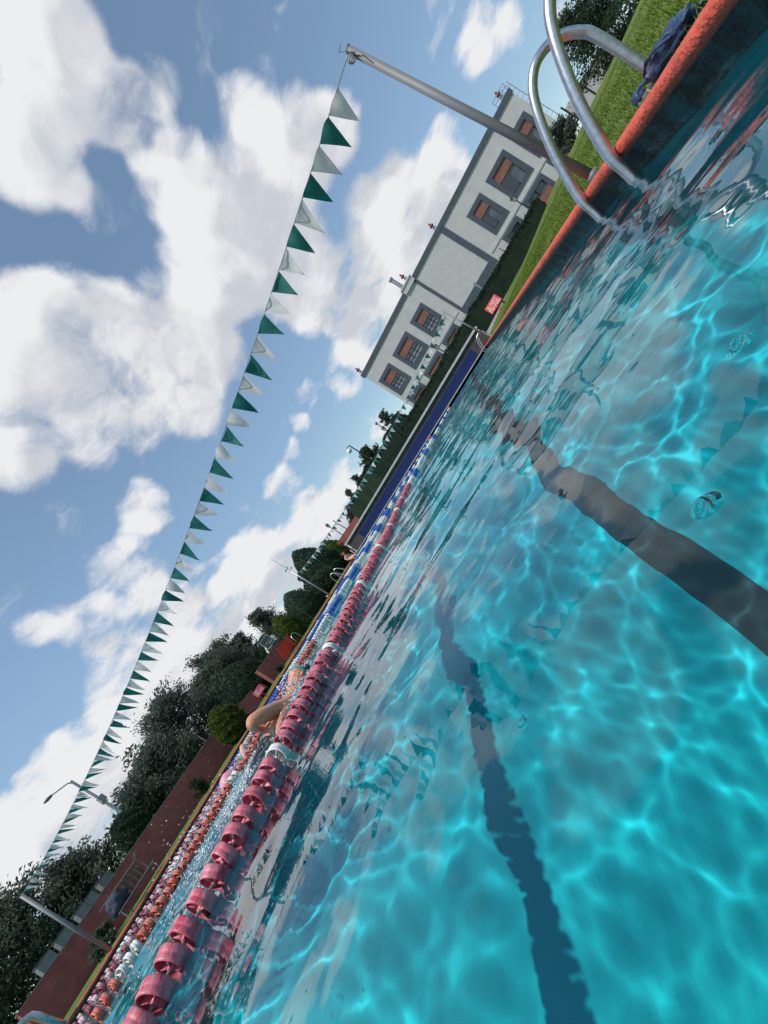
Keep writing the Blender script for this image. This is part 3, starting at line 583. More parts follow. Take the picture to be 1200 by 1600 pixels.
def pennant_line(label, a, b_, mid, n, w, drop, seed, start, flut):
    rs = np.random.RandomState(seed); a, b_ = Vector(a), Vector(b_); o = Vector(a); t = thing('pennant_line', label, 'bunting', o, 0, 'pennant lines over the pool')
    def pt(s):
        p = a.lerp(b_, s); p.z += mid*4*s*(1-s); return p-o
    mb = MB(); mb.tube([pt(i/90) for i in range(91)], .0045, 5); mb.build('rope', M_ROPE, t)
    L = (b_-a).length
    if start > .1:
        mb = MB()
        for k in range(3): rk = [.032, .035, .031][k]; mb.tube([Vector((rk*math.cos(q), rk*math.sin(q), -.02-.014*k+.004*math.sin(q*2+k))) for q in [6.283*j/16 for j in range(16)]], .006, 5, closed=True)
        mb.tube([(0, -.04, 0), (.03, -.05, -.08), (.02, -.06, -.13)], .004, 5); mb.tube([(.0, -.05, 0), (-.03, -.04, .05), (.03, -.03, .07)], .004, 5)
        mb.build('knot', M_ROPE, t)
    pitch = (L-start-.15)/n
    for i in range(n):
        s0 = (start+i*pitch)/L; s1 = (start+i*pitch+w)/L; p0, p1 = pt(s0), pt(s1)
        tw = flut(i)+rs.normal()*.08; c = (p0+p1)/2; dd = drop*rs.uniform(.92, 1.06)
        ap = c+Vector((rs.normal()*.012+.03*math.sin(i), math.sin(tw)*dd, -math.cos(tw)*dd))
        # a slightly billowed cloth triangle
        N = 6; vs = []; fs = []; rows = []
        bil = rs.normal()*.03; ph = rs.rand()*6
        for r_ in range(N+1):
            f = r_/N; row = []
            for c_ in range(N-r_+1):
                g_ = c_/max(1, N-r_) if N-r_ else .5
                q = p0.lerp(ap, f).lerp(p1.lerp(ap, f), g_)
                q = q+Vector((0, bil*math.sin(math.pi*g_)*math.sin(math.pi*min(1, f+.25))+.008*math.sin(6*g_+ph+3*f), 0))
                row.append(len(vs)); vs.append(q)
            rows.append(row)
        for r_ in range(N):
            for c_ in range(len(rows[r_+1])):
                fs.append((rows[r_][c_], rows[r_+1][c_], rows[r_][c_+1]))
                if c_+1 < len(rows[r_+1]): fs.append((rows[r_][c_+1], rows[r_+1][c_], rows[r_+1][c_+1]))
        mb = MB(); mb.add(vs, fs); mb.build('pennant', M_WFLAG if i % 2 == 0 else M_GFLAG, t, True)
    return t
pennant_line('near line of large green and white pennants crossing the sky', PR_T-Vector((.03, 0, .01)), (-13.5, 4.0, 2.39), -.33, 74, .185, .262, 1, .2, lambda i: .15*math.sin(i*.7)+(.75 if i > 46 else .3 if i > 30 else .1)*(1 if i % 2 else .6))
pennant_line('distant line of small green and white pennants before the building', (1.15, 19.0, 2.33), (-13.45, 18.8, 2.25), -.52, 62, .22, .27, 2, .05, lambda i: .3*math.sin(i))
# ------------------------------------------------------------------ lane ropes
def faded(name, c1, c2): return mat(name, c1, .42, c2, 26, 6, bump=.12, bscale=120, contrast=(.42, .66), stretch=(1, .35, 1))
M_FRED = faded('faded_red_plastic', (.49, .055, .09), (.68, .28, .32)); M_FDARK = faded('dark_red_plastic', (.27, .05, .07), (.40, .12, .14)); M_FPINK = faded('bleached_pink_plastic', (.60, .34, .37), (.70, .50, .50))
M_FWHITE = faded('white_plastic', (.78, .77, .72), (.68, .68, .62)); M_FBLUE = faded('blue_plastic', (.025, .11, .45), (.05, .18, .55)); M_FORANGE = faded('orange_plastic', (.57, .095, .06), (.66, .24, .16))
def float_mesh(nm, r, w):
    mb = MB(); n = 26
    mb.lathe([(r*.86, -w/2+.002), (r*.94, -w/2), (r, -w/2+.004), (r*.985, -w*.12), (r*.955, -w*.05), (r*.985, .02*w), (r, w/2-.004), (r*.94, w/2), (r*.86, w/2-.002), (r*.84, 0), (r*.86, -w/2+.002)], n, (0, 0, 0), 'y')
    hub = r*.17; mb.lathe([(.004, -w/2), (hub, -w/2), (hub, w/2), (.004, w/2)], 12, (0, 0, 0), 'y')
    for k in range(3):
        a = R(90+120*k+20); c, s = math.cos(a), math.sin(a); th = .0028
        p, q = Vector((c*hub*.9, 0, s*hub*.9)), Vector((c*r*.87, 0, s*r*.87)); nn = Vector((-s, 0, c))*th/2
        vs = [v_+Vector((0, yy, 0)) for yy in (-w*.42, w*.42) for v_ in (p-nn, p+nn, q+nn, q-nn)]
        mb.add(vs, [(0, 1, 2, 3), (7, 6, 5, 4), (0, 4, 5, 1), (1, 5, 6, 2), (2, 6, 7, 3), (3, 7, 4, 0)])
    mb.smooth = True; me = mb.mesh(nm); return me
def lane_rope(label, ctrl, colour, r, w, pitch, y_end=23.75, seed=1):
    cy_ = [c[0] for c in ctrl]; cx_ = [c[1] for c in ctrl]; X = lambda y: float(np.interp(y, cy_, cx_)); rs = np.random.RandomState(seed)
    Xs = lambda y: sum(X(y+d) for d in (-.6, -.3, 0, .3, .6))/5
    t = thing('lane_rope', label, 'lane rope', (Xs(-1.1), -1.1, 0), 0, 'lane ropes on the water'); ox = Vector((Xs(-1.1), -1.1, 0))
    H = lambda y: .6*water_height(Xs(y), y)+.033
    mb = MB(); mb.tube([Vector((Xs(y), y, H(y)))-ox for y in np.arange(-1.1, y_end+.01, .25)], .004, 5); mb.build('cable', M_ROPE, t)
    cache = {}; far = {}; k = 0; y = -.5 if r > .04 else -.5; first = {}
    while y < y_end:
        m = colour(y, k); key = m.name; p = Vector((Xs(y), y, H(y)))-ox
        rot = rs.rand()*6.28; tl = rs.normal()*.10; tl2 = rs.normal()*.09+math.atan2(Xs(y+.1)-Xs(y-.1), .2)
        if k < 100:
            if key not in cache: me = float_mesh('float_disc', r, w); me.materials.append(m); cache[key] = me
            o = link('float_disc', cache[key], None, t); o.location = p; o.rotation_euler = (tl, rot if key != 'x' else 0, -tl2)
        else:
            far.setdefault(key, (m, []))[1].append((p, rot, tl, tl2))
        k += 1; y += pitch*rs.uniform(.86, 1.14)
    base = float_mesh('base', r, w); bv = [v_.co.copy() for v_ in base.vertices]; bf = [tuple(p_.vertices) for p_ in base.polygons]; bpy.data.meshes.remove(base)
    mb = MB(); mats = []; mi = []
    for key, (m, lst) in far.items():
        mats.append(m)
        for p, rot, tl, tl2 in lst:
            Mx = Matrix.Translation(p) @ Matrix.Rotation(-tl2, 4, 'Z') @ Matrix.Rotation(rot, 4, 'Y') @ Matrix.Rotation(tl, 4, 'X')
            n0 = len(mb.f); mb.add([Mx @ v_ for v_ in bv], bf); mi += [len(mats)-1]*(len(mb.f)-n0)
    mb.smooth = True; me = mb.mesh('float_discs_beyond')
    for m in mats: me.materials.append(m)
    me.polygons.foreach_set('material_index', np.array(mi, np.int32))
    tag(link('float_disc_row', me, None, t), kind='stuff'); return t
def c1(y, k):
    for wy in (1.10, 1.73, 2.445, 3.145, 3.86, 4.6, 5.35):
        if abs(y-wy) < .031: return M_FWHITE
    if y < 6.7: return M_FRED
    if y > 22.9: return M_FRED
    return M_FBLUE if int((y-6.7)/.85) % 3 == 1 else M_FWHITE
def c2(y, k):
    if abs(y-1.28) < .075 or abs(y-2.62) < .04: return M_FWHITE
    if y < 4.8: return M_FORANGE
    if y > 22.6: return M_FORANGE
    return M_FBLUE if int((y-4.8)/.62) % 2 == 1 else M_FWHITE
def c3(y, k):
    if y < 5.6: return M_FWHITE if (k % 22 in (0, 1, 2)) else (M_FPINK if k % 2 else M_FDARK)
    return M_FBLUE if int((y-5.6)/1.05) % 2 == 0 else M_FWHITE
lane_rope('nearest lane rope of faded red ring floats with a few white ones', [(-1.5, -1.6), (.9, -1.58), (1.8, -1.55), (2.8, -1.56), (4.5, -1.78), (6.5, -2.1), (9, -2.33), (24, -2.4)], c1, .046, .037, .0587, seed=1)
lane_rope('second lane rope with orange floats then white and blue ones', [(-1.5, -4.3), (3, -4.3), (6, -4.25), (12, -4.4), (24, -4.3)], c2, .05, .036, .066, seed=2)
lane_rope('third lane rope of small alternating dark red and pale pink floats', [(-1.5, -7.1), (24, -6.7)], c3, .055, .045, .078, seed=3)
lane_rope('farthest lane rope with dark red then blue and white floats near the left edge', [(-1.5, -9.9), (24, -9.6)], c3, .055, .045, .078, seed=4)
# ------------------------------------------------------------------ fences, lamps, posts
M_GREENM = mat('green_painted_post', (.015, .075, .055), .55)
fn = thing('wire_fence', 'thin green post and wire fence in front of the long hedge', 'fence', (0, 26.6, 0))
px_ = [-12.2, -9.96, -7.8, -5.5, -3.25, -1.0, 1.3, 5.68, 7.9]
for x in px_:
    z0 = lawn_z(x, 26.6); mb = MB(); mb.tube([(x, 0, z0-.1), (x, 0, 2.3)], .022, 8); mb.build('post', M_GREENM, fn)
mb = MB(); mb.tube([(3.64, 0, .3), (3.64, 0, 2.52)], .045, 10); mb.lathe([(.05, 2.5), (.06, 2.53), (.03, 2.6), (0, 2.61)], 10, (3.64, 0, 0)); mb.build('post', M_STEEL, fn)['label'] = 'thick galvanised fence post'
mb = MB()
for z in np.arange(.25, 2.25, .2): mb.tube([(-12.2, .03, max(z, .2)), (1.3, .03, max(z, .2)), (7.9, .03, max(z, 1.05+.02*z))], .006, 4)
for x in np.arange(-12, 7.9, .22): mb.tube([(x, .034, lawn_z(x, 26.6)), (x, .034, 2.2)], .004, 4)
mb.build('wire_mesh', M_GREENM, fn)
fn = thing('wire_fence', 'green fence posts and rails before the clipped trees on the left lawn', 'fence', (-15.6, 0, 0))
for y, z in ((16.6, 1.7), (19.0, 1.75), (21.7, 2.2), (24.35, 2.34), (27.0, 2.3)):
    mb = MB(); mb.tube([(0, y, .1), (0, y, z)], .024, 8); mb.build('post', M_GREENM, fn)
mb = MB()
for z in (.5, .9, 1.3, 1.65): mb.tube([(0, 16.6, z), (0, 27, z)], .006, 4)
mb.build('wire_mesh', M_GREENM, fn)
wf = thing('white_fence', 'pale low fence with dark posts on the crest of the grass bank', 'fence', (15.0, 31.0, 1.6))
mb = MB(); mb.box(-1.2, -.02, .0, 2.6, .02, 1.75); mb.build('panel', M_WHITE, wf)
for x in (-1.2, .05, 1.3, 2.6): mb = MB(); mb.tube([(x, -.06, 0), (x, -.06, 2.0)], .045, 6); mb.build('post', M_BLACKM, wf)
M_LGLASS = mat('lamp_glass', (.55, .52, .45), .25)
def lantern(label, loc, h):
    t = thing('street_lamp', label, 'street lamp', loc, 0, 'black lantern lamps')
    mb = MB(); mb.tube([(0, 0, -.2), (0, 0, h-.42)], [.05, .032], 8); mb.lathe([(.05, .0), (.09, .02), (.09, .2), (.05, .26)], 10); mb.build('post', M_BLACKM, t)
    mb = MB(); mb.lathe([(.05, h-.42), (.09, h-.38), (.15, h-.14), (.14, h-.13)], 6); mb.build('lamp_glass', M_LGLASS, t)
    mb = MB(); mb.lathe([(.17, h-.14), (.18, h-.12), (.08, h-.03), (.03, h+.02), (.02, h+.06), (0, h+.07)], 6)
    for k in range(6): a = math.pi/3*k; mb.tube([(.09*math.cos(a), .09*math.sin(a), h-.38), (.152*math.cos(a), .152*math.sin(a), h-.13)], .012, 4)
    mb.build('lamp_head', M_BLACKM, t); return t
lantern('black lantern lamp in front of the brick panelled building windows', (8.85, 30, 1.3), 2.2)
lantern('black lantern lamp on a thin post left of the building over the hedge', (-6.75, 30, .1), 3.35)
lantern('black lantern lamp above the far brick wall right of the round topiary', (-15.95, 30, .1), 3.4)
lantern('black lantern lamp behind the pennants at the middle of the building', (-.2, 30, .1), 3.0)
t = thing('globe_lamp', 'white globe lamp hanging from a short arm on a dark post', 'street lamp', (-9.3, 30.2, .1))
mb = MB(); mb.tube([(0, 0, 0), (0, 0, 4.82)], [.06, .045], 10); mb.tube([(0, 0, 4.8), (-.18, 0, 4.86), (-.32, 0, 4.8)], .035, 8); mb.build('post', M_BLACKM, t)
mb = MB(); mb.lathe([(0, -.2), (.1, -.18), (.19, -.07), (.2, .03), (.14, .14), (.07, .18), (0, .19)], 18, (-.34, 0, 4.6)); mb.build('globe', mat('opal_globe', (.8, .8, .78), .3), t, True)
t = thing('globe_lamp', 'small ring shaped ball lamp above the lantern post', 'street lamp', (-6.95, 31.0, .1))
mb = MB(); mb.tube([(0, 0, 0), (0, 0, 3.8)], .03, 8); mb.build('post', M_BLACKM, t)
mb = MB(); mb.lathe([(0, -.13), (.09, -.1), (.13, 0), (.09, .1), (0, .13)], 14, (0, 0, 3.93)); mb.build('globe', mat('smoked_globe', (.25, .24, .23), .2), t, True)
t = thing('dark_post', 'plain dark post beside the lantern above the far brick wall', 'post', (-15.3, 30, .1)); mb = MB(); mb.tube([(0, 0, 0), (0, 0, 3.0)], .035, 8); mb.build('post', M_BLACKM, t); mb = MB(); mb.lathe([(.05, 2.98), (.05, 3.03), (0, 3.06)], 8); mb.build('cap', M_BLACKM, t)
t = thing('street_lamp', 'tall grey street lamp with a long arm behind the brick wall', 'street lamp', (-18, 8.12, .1))
mb = MB(); mb.tube([(0, 0, 0), (0, 0, 4.30)], [.06, .042], 10); mb.build('post', M_STEEL, t)
mb = MB(); mb.tube([(0, 0, 4.2), (.0, -.1, 4.32), (0, -.55, 4.42)], .022, 8); mb.build('arm', M_STEEL, t)
mb = MB(); mb.lathe([(0, -.20), (.05, -.16), (.085, -.05), (.07, .06), (.03, .12)], 12, (0, 0, 0), 'y'); mb.v = [(x, y-.68, z*.7+4.43) for x, y, z in mb.v]; mb.build('lamp_head', mat('grey_lamp_head', (.18, .19, .2), .5), t, True)
mb = MB(); mb.box(-.02, -.09, 2.95, .14, .1, 3.2); bevel(mb.build('junction_box', mat('grey_box', (.30, .31, .32), .6), t), .01)
t = thing('street_lamp', 'slender white lamp post with curved top among the dark trees', 'street lamp', (-21, 13.6, .1))
mb = MB(); mb.tube([(0, 0, 0), (0, 0, 2.2), (.0, .04, 2.3)], .025, 8); mb.build('post', M_WHITEM, t); mb = MB(); mb.lathe([(0, -.1), (.06, -.05), (.07, .03), (0, .1)], 10, (0, .12, 2.36), 'y'); mb.build('lamp_head', M_WHITEM, t)
# ------------------------------------------------------------------ brick walls, sheds
M_BRICK = brick_mat('dark_red_brick', (.40, .10, .085), (.30, .075, .068), (.24, .095, .085), .2, .065)
M_BTOP = mat('pale_coping_stone', (.33, .27, .24), .9, (.24, .19, .17), 5)
def brick_wall(label, x, y0, y1, z1a, z1b, th=.22, zb=.05, along='y'):
    t = thing('brick_wall', label, 'wall', (x, y0, 0) if along == 'y' else (y0, x, 0), 0, 'dark red brick walls')
    L = y1-y0; f = (lambda a, b_: (-b_, a)) if along == 'y' else (lambda a, b_: (a, b_))
    def prism(mb, a0, a1, b0, b1, z00, z01, z10, z11):
        P = [f(a0, b0)+(z00,), f(a1, b0)+(z10,), f(a1, b1)+(z10,), f(a0, b1)+(z00,), f(a0, b0)+(z01,), f(a1, b0)+(z11,), f(a1, b1)+(z11,), f(a0, b1)+(z01,)]
        mb.add(P, [(3,2,1,0),(4,5,6,7),(0,1,5,4),(1,2,6,5),(2,3,7,6),(3,0,4,7)])
    mb = MB(); prism(mb, 0, L, 0, th, zb, z1a, zb, z1b); mb.build('bricks', M_BRICK, t)
    mb = MB(); prism(mb, -.01, L+.01, -.015, th+.015, z1a+.002, z1a+.03, z1b+.002, z1b+.03); mb.build('coping_stone', M_BTOP, t); return t
brick_wall('long dark red brick wall along the left lawn', -16.2, 3.3, 11.6, 1.17, 1.25)
brick_wall('short brick wall piece between the two topiaries left of the sign', -17.0, 12.2, 14.1, 1.12, .95)
brick_wall('dark brick wall block under the basketball hoop', -16.6, 14.85, 18.6, 1.25, 1.25)
brick_wall('small brick wall between the oval topiary and the dark topiary', -17.4, 19.3, 20.6, 1.15, 1.15)
brick_wall('reddish brick wall beside the floodlight pole', -18.4, 22.6, 25.2, 1.45, 1.4)
brick_wall('distant brick wall behind the left end of the far platform', 29.3, -17.2, -12.2, 1.95, 1.62, along='x')
M_SHEET = mat('grey_green_sheet_metal', (.24, .27, .265), .6, (.18, .21, .205), 4)
for (ya, yb), lab in zip(((6.33, 6.72), (5.87, 6.16), (5.55, 5.86), (4.93, 5.33), (4.40, 4.79)), ('pale sheet metal box nearest the round tree above the brick wall', 'second pale sheet metal box from the round tree above the wall', 'middle pale sheet metal box on the brick wall', 'pale sheet metal box just behind the leaning pole', 'leftmost pale sheet metal box above the brick wall')):
    t = thing('equipment_box', lab, 'box', (-18, (ya+yb)/2, 0), 0, 'pale metal boxes behind the wall')
    h = (yb-ya)/2; mb = MB(); mb.box(-.3, -h, .1, 0, h, 1.60); mb.build('body', M_SHEET, t); mb = MB(); mb.box(-.33, -h-.015, 1.602, .03, h+.015, 1.63); mb.build('lid', M_BTOP if False else mat('dark_lid', (.08, .085, .09), .6), t)
# ------------------------------------------------------------------ signs
M_SIGN = mat('red_sign_paint', (.60, .075, .10), .45, (.52, .06, .08), 7); M_SIGND = mat('red_sign_shaded', (.42, .05, .05), .5); M_SWHITE = mat('sign_lettering', (.8, .78, .76), .5); M_SYEL = mat('sign_yellow_symbol', (.75, .42, .05), .5)  # M_SIGND: darker red puts the folded face's shade into the colour
def sign(label, loc, rz, w, h, zb, tilt, yellow, side):
    t = thing('sign', label, 'sign', loc, rz, 'red pool rule signs')
    rot = Matrix.Rotation(tilt, 4, 'X')
    def put(name, mb, m, par=None): mb.v = [tuple(rot @ Vector(p)+Vector((0, 0, zb))) for p in mb.v]; return mb.build(name, m, par or t)
    mb = MB(); mb.box(-w/2, -.012, 0, w/2, .012, h); bd = put('board', mb, M_SIGN)
    mb = MB(); r2 = random.Random(3)
    x0 = -w/2+.07*w
    lines = (((.60, .84), (.09, .55)), ((.34, .5), (.05, .93)), ((.12, .27), (.05, .93)))
    for li, ((za, zc), (xa, xb)) in enumerate(lines):
        if yellow and li == 0: xa = .36; xb = .90
        x = -w/2+xa*w
        while x < -w/2+xb*w-.02*w:
            ww = w*r2.choice((.035, .045, .055)); st = w*.014
            k = r2.randint(0, 3); zA, zB = za*h, zc*h
            mb.box(x, -.0165, zA, x+st, -.0125, zB)
            if k in (0, 2): mb.box(x+ww-st, -.0165, zA, x+ww, -.0125, zB)
            if k in (0, 1, 3): mb.box(x+st, -.0165, zB-st, x+ww-st, -.0125, zB)
            if k in (1, 2): mb.box(x+st, -.0165, (zA+zB)/2-st/2, x+ww-st, -.0125, (zA+zB)/2+st/2)
            if k in (0, 1): mb.box(x+st, -.0165, zA, x+ww-st, -.0125, zA+st)
            x += ww+w*(.022 if r2.random() < .8 else .06)
    put('lettering', mb, M_SWHITE, bd)
    if yellow:
        mb = MB(); mb.lathe([(0, -.004), (.075*w, -.004), (.075*w, 0), (0, 0)], 16, (-w*.32, -.0135, h*.72), 'y'); mb.add([(-w*.32+.05*w, -.0165, h*.60), (-w*.32+.14*w, -.0165, h*.60), (-w*.32+.06*w, -.0165, h*.78)], [(0, 1, 2)]); put('symbol', mb, M_SYEL, bd)
    if side:
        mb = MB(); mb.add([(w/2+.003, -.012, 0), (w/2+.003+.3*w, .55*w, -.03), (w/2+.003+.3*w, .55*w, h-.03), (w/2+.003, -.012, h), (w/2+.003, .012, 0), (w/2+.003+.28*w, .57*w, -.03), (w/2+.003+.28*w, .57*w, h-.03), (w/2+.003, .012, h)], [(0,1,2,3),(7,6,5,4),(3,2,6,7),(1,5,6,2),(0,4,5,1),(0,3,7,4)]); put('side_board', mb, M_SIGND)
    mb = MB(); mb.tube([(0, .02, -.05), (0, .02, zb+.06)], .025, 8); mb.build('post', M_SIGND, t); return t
sign('red sign with white lettering and a yellow symbol by the right pool edge', (2.78, 22.5, .2), R(0), .77, .46, .45, R(-14), True, False)
sign('folded red sign with pale lettering on the left lawn above the swimmer', (-14.2, 11.92, .12), R(62), .42, .30, .32, R(-12), False, True)
# ------------------------------------------------------------------ left lawn furniture
M_REDM = mat('bright_red_slats', (.62, .055, .03), .5)
t = thing('slatted_bench', 'bright red slatted bench with a chrome hoop on the left lawn', 'bench', (-15.1, 15.7, .14), R(90))
mb = MB()
for k in range(7): z = .30+.075*k; mb.box(-.72, .10-.045*k, z, .42, .12-.045*k, z+.055)
for x in (-.7, -.15, .4): mb.tube([(x, .14, .26), (x, -.19, .86)], .018, 6)
mb.build('backrest', M_REDM, t)
mb = MB()
for k in range(4): mb.box(-.72, -.1-.1*k, .24, .42, -.02-.1*k, .265)
mb.build('seat', M_REDM, t)
for s in (-.66, .36):
    for y in (-.36, .08): mb = MB(); mb.tube([(s, y, 0), (s, y, .24)], .02, 8); mb.build('leg', M_REDM, t)
mb = MB(); mb.tube([(.5, -.05, 0), (.5, -.05, .42), (.58, -.05, .6), (.75, -.05, .66), (.92, -.05, .6), (.98, -.05, .42), (.98, -.05, 0)], .024, 8); mb.build('hoop', M_INOX, t, True)
M_DSTEEL = mat('dull_bench_steel', (.16, .15, .15), .6)
t = thing('sun_bench', 'metal framed bench with a slatted back in front of the brick wall', 'bench', (-14.9, 5.4, .14), R(90))
mb = MB()
for k in range(6): mb.box(-.22+.13*k, -.03, .36, -.14+.13*k, .0, .74)
mb.build('slats', mat('weathered_slats', (.16, .11, .09), .8, (.10, .07, .06), 9), t)
mb = MB()
for z in (.35, .75): mb.tube([(-.55, -.015, z), (.62, -.015, z)], .016, 8)
for x in (-.25, .62): mb.tube([(x, -.015, .0), (x, -.015, .84)], .016, 8)
mb.tube([(.62, -.015, .75), (.70, -.015, .88), (.8, -.015, .84)], .014, 6); mb.tube([(-.55, -.4, .32), (.62, -.4, .32)], .016, 8)
mb.build('frame', M_DSTEEL, t)
mb = MB(); mb.box(-.5, -.4, .30, .6, -.04, .325); mb.build('seat', mat('dark_mesh_seat', (.04, .035, .035), .9), t)
for x in (-.5, .58): mb = MB(); mb.tube([(x, -.4, 0), (x, -.4, .32)], .016, 8); mb.build('leg', M_STEEL, t)
def lump(name, label, cat, loc, size, m, seed, sub=3, amp=.25, sc=2.2, parent=None, rz=0):
    from mathutils import noise
    bm = bmesh.new(); bmesh.ops.create_icosphere(bm, subdivisions=sub, radius=1)
    for v_ in bm.verts:
        n = noise.noise(v_.co*sc+Vector((seed, 0, 0)))+.5*noise.noise(v_.co*sc*2.3+Vector((0, seed, 0)))+.3*noise.noise(v_.co*sc*5+Vector((0, seed, 3)))
        v_.co *= 1+amp*n; v_.co = Vector((v_.co.x*size[0], v_.co.y*size[1], max(v_.co.z, -.55)*size[2]))
    me = bpy.data.meshes.new(name); bm.to_mesh(me); bm.free(); me.shade_smooth()
    o = link(name, me, m, parent, loc); o.rotation_euler = (0, 0, rz)
    if label: tag(o, label, cat)
    return o
M_NAVY = mat('navy_cloth', (.02, .028, .055), .8, (.04, .055, .09), 12, bump=.4, bscale=60)
lump('towel', 'crumpled dark blue towel hung over the end of the metal bench', 'towel', (-14.75, 5.1, .62), (.16, .26, .26), M_NAVY, 4, amp=.4)
# basketball hoop far behind the trees' edge
t = thing('basketball_hoop', 'white basketball backboard on a curved post above the brick wall', 'basketball hoop', (-22, 21.9, .1))
mb = MB(); mb.tube([(0, -.5, 0), (0, -.5, 1.35), (0, -.42, 1.7), (0, -.2, 1.95), (.1, .05, 2.02)], .075, 12); mb.build('post', M_WHITEM, t, True)
mb = MB(); mb.box(.1, -.36, 1.72, .13, .62, 2.42); mb.build('backboard', mat('clear_backboard', (.16, .18, .18), .2), t)
mb = MB()
for a, b_ in ((( -.40, 1.68), (.66, 1.73)), ((-.40, 2.41), (.66, 2.46)), ((-.40, 1.73), (-.35, 2.41)), ((.61, 1.73), (.66, 2.41)), ((-.35, 2.03), (.61, 2.06))): mb.box(.132, a[0], a[1], .15, b_[0], b_[1])
mb.build('backboard_frame', M_WHITEM, t)
mb = MB(); mb.tube([(.33+.18*math.cos(q), .13+.18*math.sin(q), 1.86) for q in [6.283*k/16 for k in range(16)]], .014, 6, closed=True); mb.build('rim', M_WHITEM, t)
# ------------------------------------------------------------------ things lying on the right coping
M_BAG = mat('blue_swim_bag', (.012, .034, .085), .55, (.026, .06, .13), 8, bump=.4, bscale=40); M_BAGL = mat('grey_print', (.30, .35, .46), .6, (.08, .11, .22), 5, contrast=(.45, .55))
bg_ = lump('shoe_bag', 'dark blue slumped bag lying on the coping behind the near ladder', 'bag', (1.60, 2.74, .19), (.07, .21, .058), M_BAG, 9, 4, amp=.35)
mb = MB(); mb.tube([(-.04, -.16, .01), (-.07, -.08, .05), (-.06, .04, .058), (-.05, .14, .03)], .008, 6); mb.build('strap', M_BAG, bg_, True)
pt_ = lump('printed_patch', None, None, (-.02, .055, .008), (.052, .085, .052), M_BAGL, 9, 3, amp=.3, parent=bg_)
t = thing('sandal', 'cream soled sandal edge on the coping beside the blue bag', 'sandal', (1.60, 3.02, .158), R(80))
mb = MB(); mb.add([(x*.13, y*.045, z) for z in (0, .016) for x, y in ((-1, -.6), (-.5, -1), (.3, -.8), (.8, -1), (1, 0), (.8, .9), (0, .8), (-.7, .9))], [tuple(range(8))[::-1], tuple(range(8, 16))]+[(k, (k+1) % 8, 8+(k+1) % 8, 8+k) for k in range(8)]); mb.build('sole', mat('cream_rubber', (.55, .50, .40), .7), t)
mb = MB(); mb.tube([(.03, -.045, .016), (.05, -.02, .05), (.06, .0, .055), (.05, .03, .05), (.03, .045, .016)], .012, 8); mb.build('strap', M_BAG, t, True)
lump('goggle_case', 'small blue case on the coping near the foot of the ladder', 'case', (1.64, 3.2, .185), (.035, .05, .04), M_BAG, 3, 3, amp=.15)
# ------------------------------------------------------------------ people
M_SKIN = mat('wet_tanned_skin', (.66, .29, .17), .24, (.56, .23, .13), 9, 5, bump=.08, bscale=60, spec=.6); M_SKINP = mat('pale_skin', (.62, .36, .28), .4, (.56, .31, .23), 9)
M_SUIT = mat('black_swimsuit', (.012, .013, .016), .4); M_TEAL = mat('teal_strap', (.02, .30, .36), .4); M_PCAP = mat('pink_swim_cap', (.62, .20, .27), .35, (.7, .36, .42), 14); M_RCAP = mat('red_swim_cap', (.50, .05, .05), .4); M_LENS = mat('dark_goggle_lens', (.03, .04, .05), .1)
def body(name, nodes, edges, m, parent, sub=2, root=0):
    bm = bmesh.new(); vs = [bm.verts.new(p) for p, r in nodes]
    for a, b_ in edges: bm.edges.new((vs[a], vs[b_]))
    me = bpy.data.meshes.new(name); bm.to_mesh(me); bm.free(); o = link(name, me, m, parent)
    o.modifiers.new('skin', 'SKIN')
    for i, (p, r) in enumerate(nodes):
        sv = o.data.skin_vertices[0].data[i]; sv.radius = (r, r) if not isinstance(r, tuple) else r; sv.use_root = (i == root)
    s = o.modifiers.new('subdivision', 'SUBSURF'); s.levels = sub; s.render_levels = sub
    for p_ in me.polygons: p_.use_smooth = True
    return o
def V(*a): return Vector(a)
# swimmer doing front crawl away from the camera: right elbow high, head low behind the splash
sw = thing('person', 'swimmer doing front crawl with a bent arm raised beside the red lane rope', 'person', (-2.85, 2.3, 0))
q = sw.location
nodes = [(V(-2.95, 2.05, -.10), .12), (V(-2.94, 2.22, -.055), (.15, .12)), (V(-2.92, 2.40, -.02), (.15, .11)), (V(-2.90, 2.52, -.01), .075), (V(-2.86, 2.60, .01), .062), (V(-2.79, 2.66, .055), .125), (V(-2.77, 2.75, .02), .10),
         (V(-2.80, 2.38, .02), .070), (V(-2.80, 2.27, .09), .066), (V(-2.79, 2.16, .155), .060), (V(-2.79, 2.085, .195), .047), (V(-2.90, 2.15, .165), .043), (V(-3.02, 2.25, .115), .036), (V(-3.13, 2.34, .06), .027),
         (V(-2.76, 2.31, .005), .055), (V(-2.74, 2.19, -.005), .048), (V(-2.72, 2.06, -.03), .036),
         (V(-3.08, 2.42, -.03), .06), (V(-3.12, 2.62, -.08), .045), (V(-3.12, 2.85, -.15), .035),
         (V(-2.95, 1.75, -.17), .10), (V(-2.95, 1.3, -.26), .07), (V(-2.95, .95, -.3), .05)]
edges = [(0, 1), (1, 2), (2, 3), (3, 4), (4, 5), (5, 6), (2, 7), (7, 8), (8, 9), (9, 10), (10, 11), (11, 12), (12, 13), (1, 14), (14, 15), (15, 16), (2, 17), (17, 18), (18, 19), (0, 20), (20, 21), (21, 22)]
body('body', [(p-q, r) for p, r in nodes], edges, M_SKIN, sw)
hd = V(-2.785, 2.67, .05)-q
def ring(c, rx, ry, rz_, ax='y', n=20): return [c+V(rx*math.cos(a), 0, rz_*math.sin(a)) if ax == 'y' else c+V(rx*math.cos(a), ry*math.sin(a), 0) for a in [6.283*k/n for k in range(n)]]
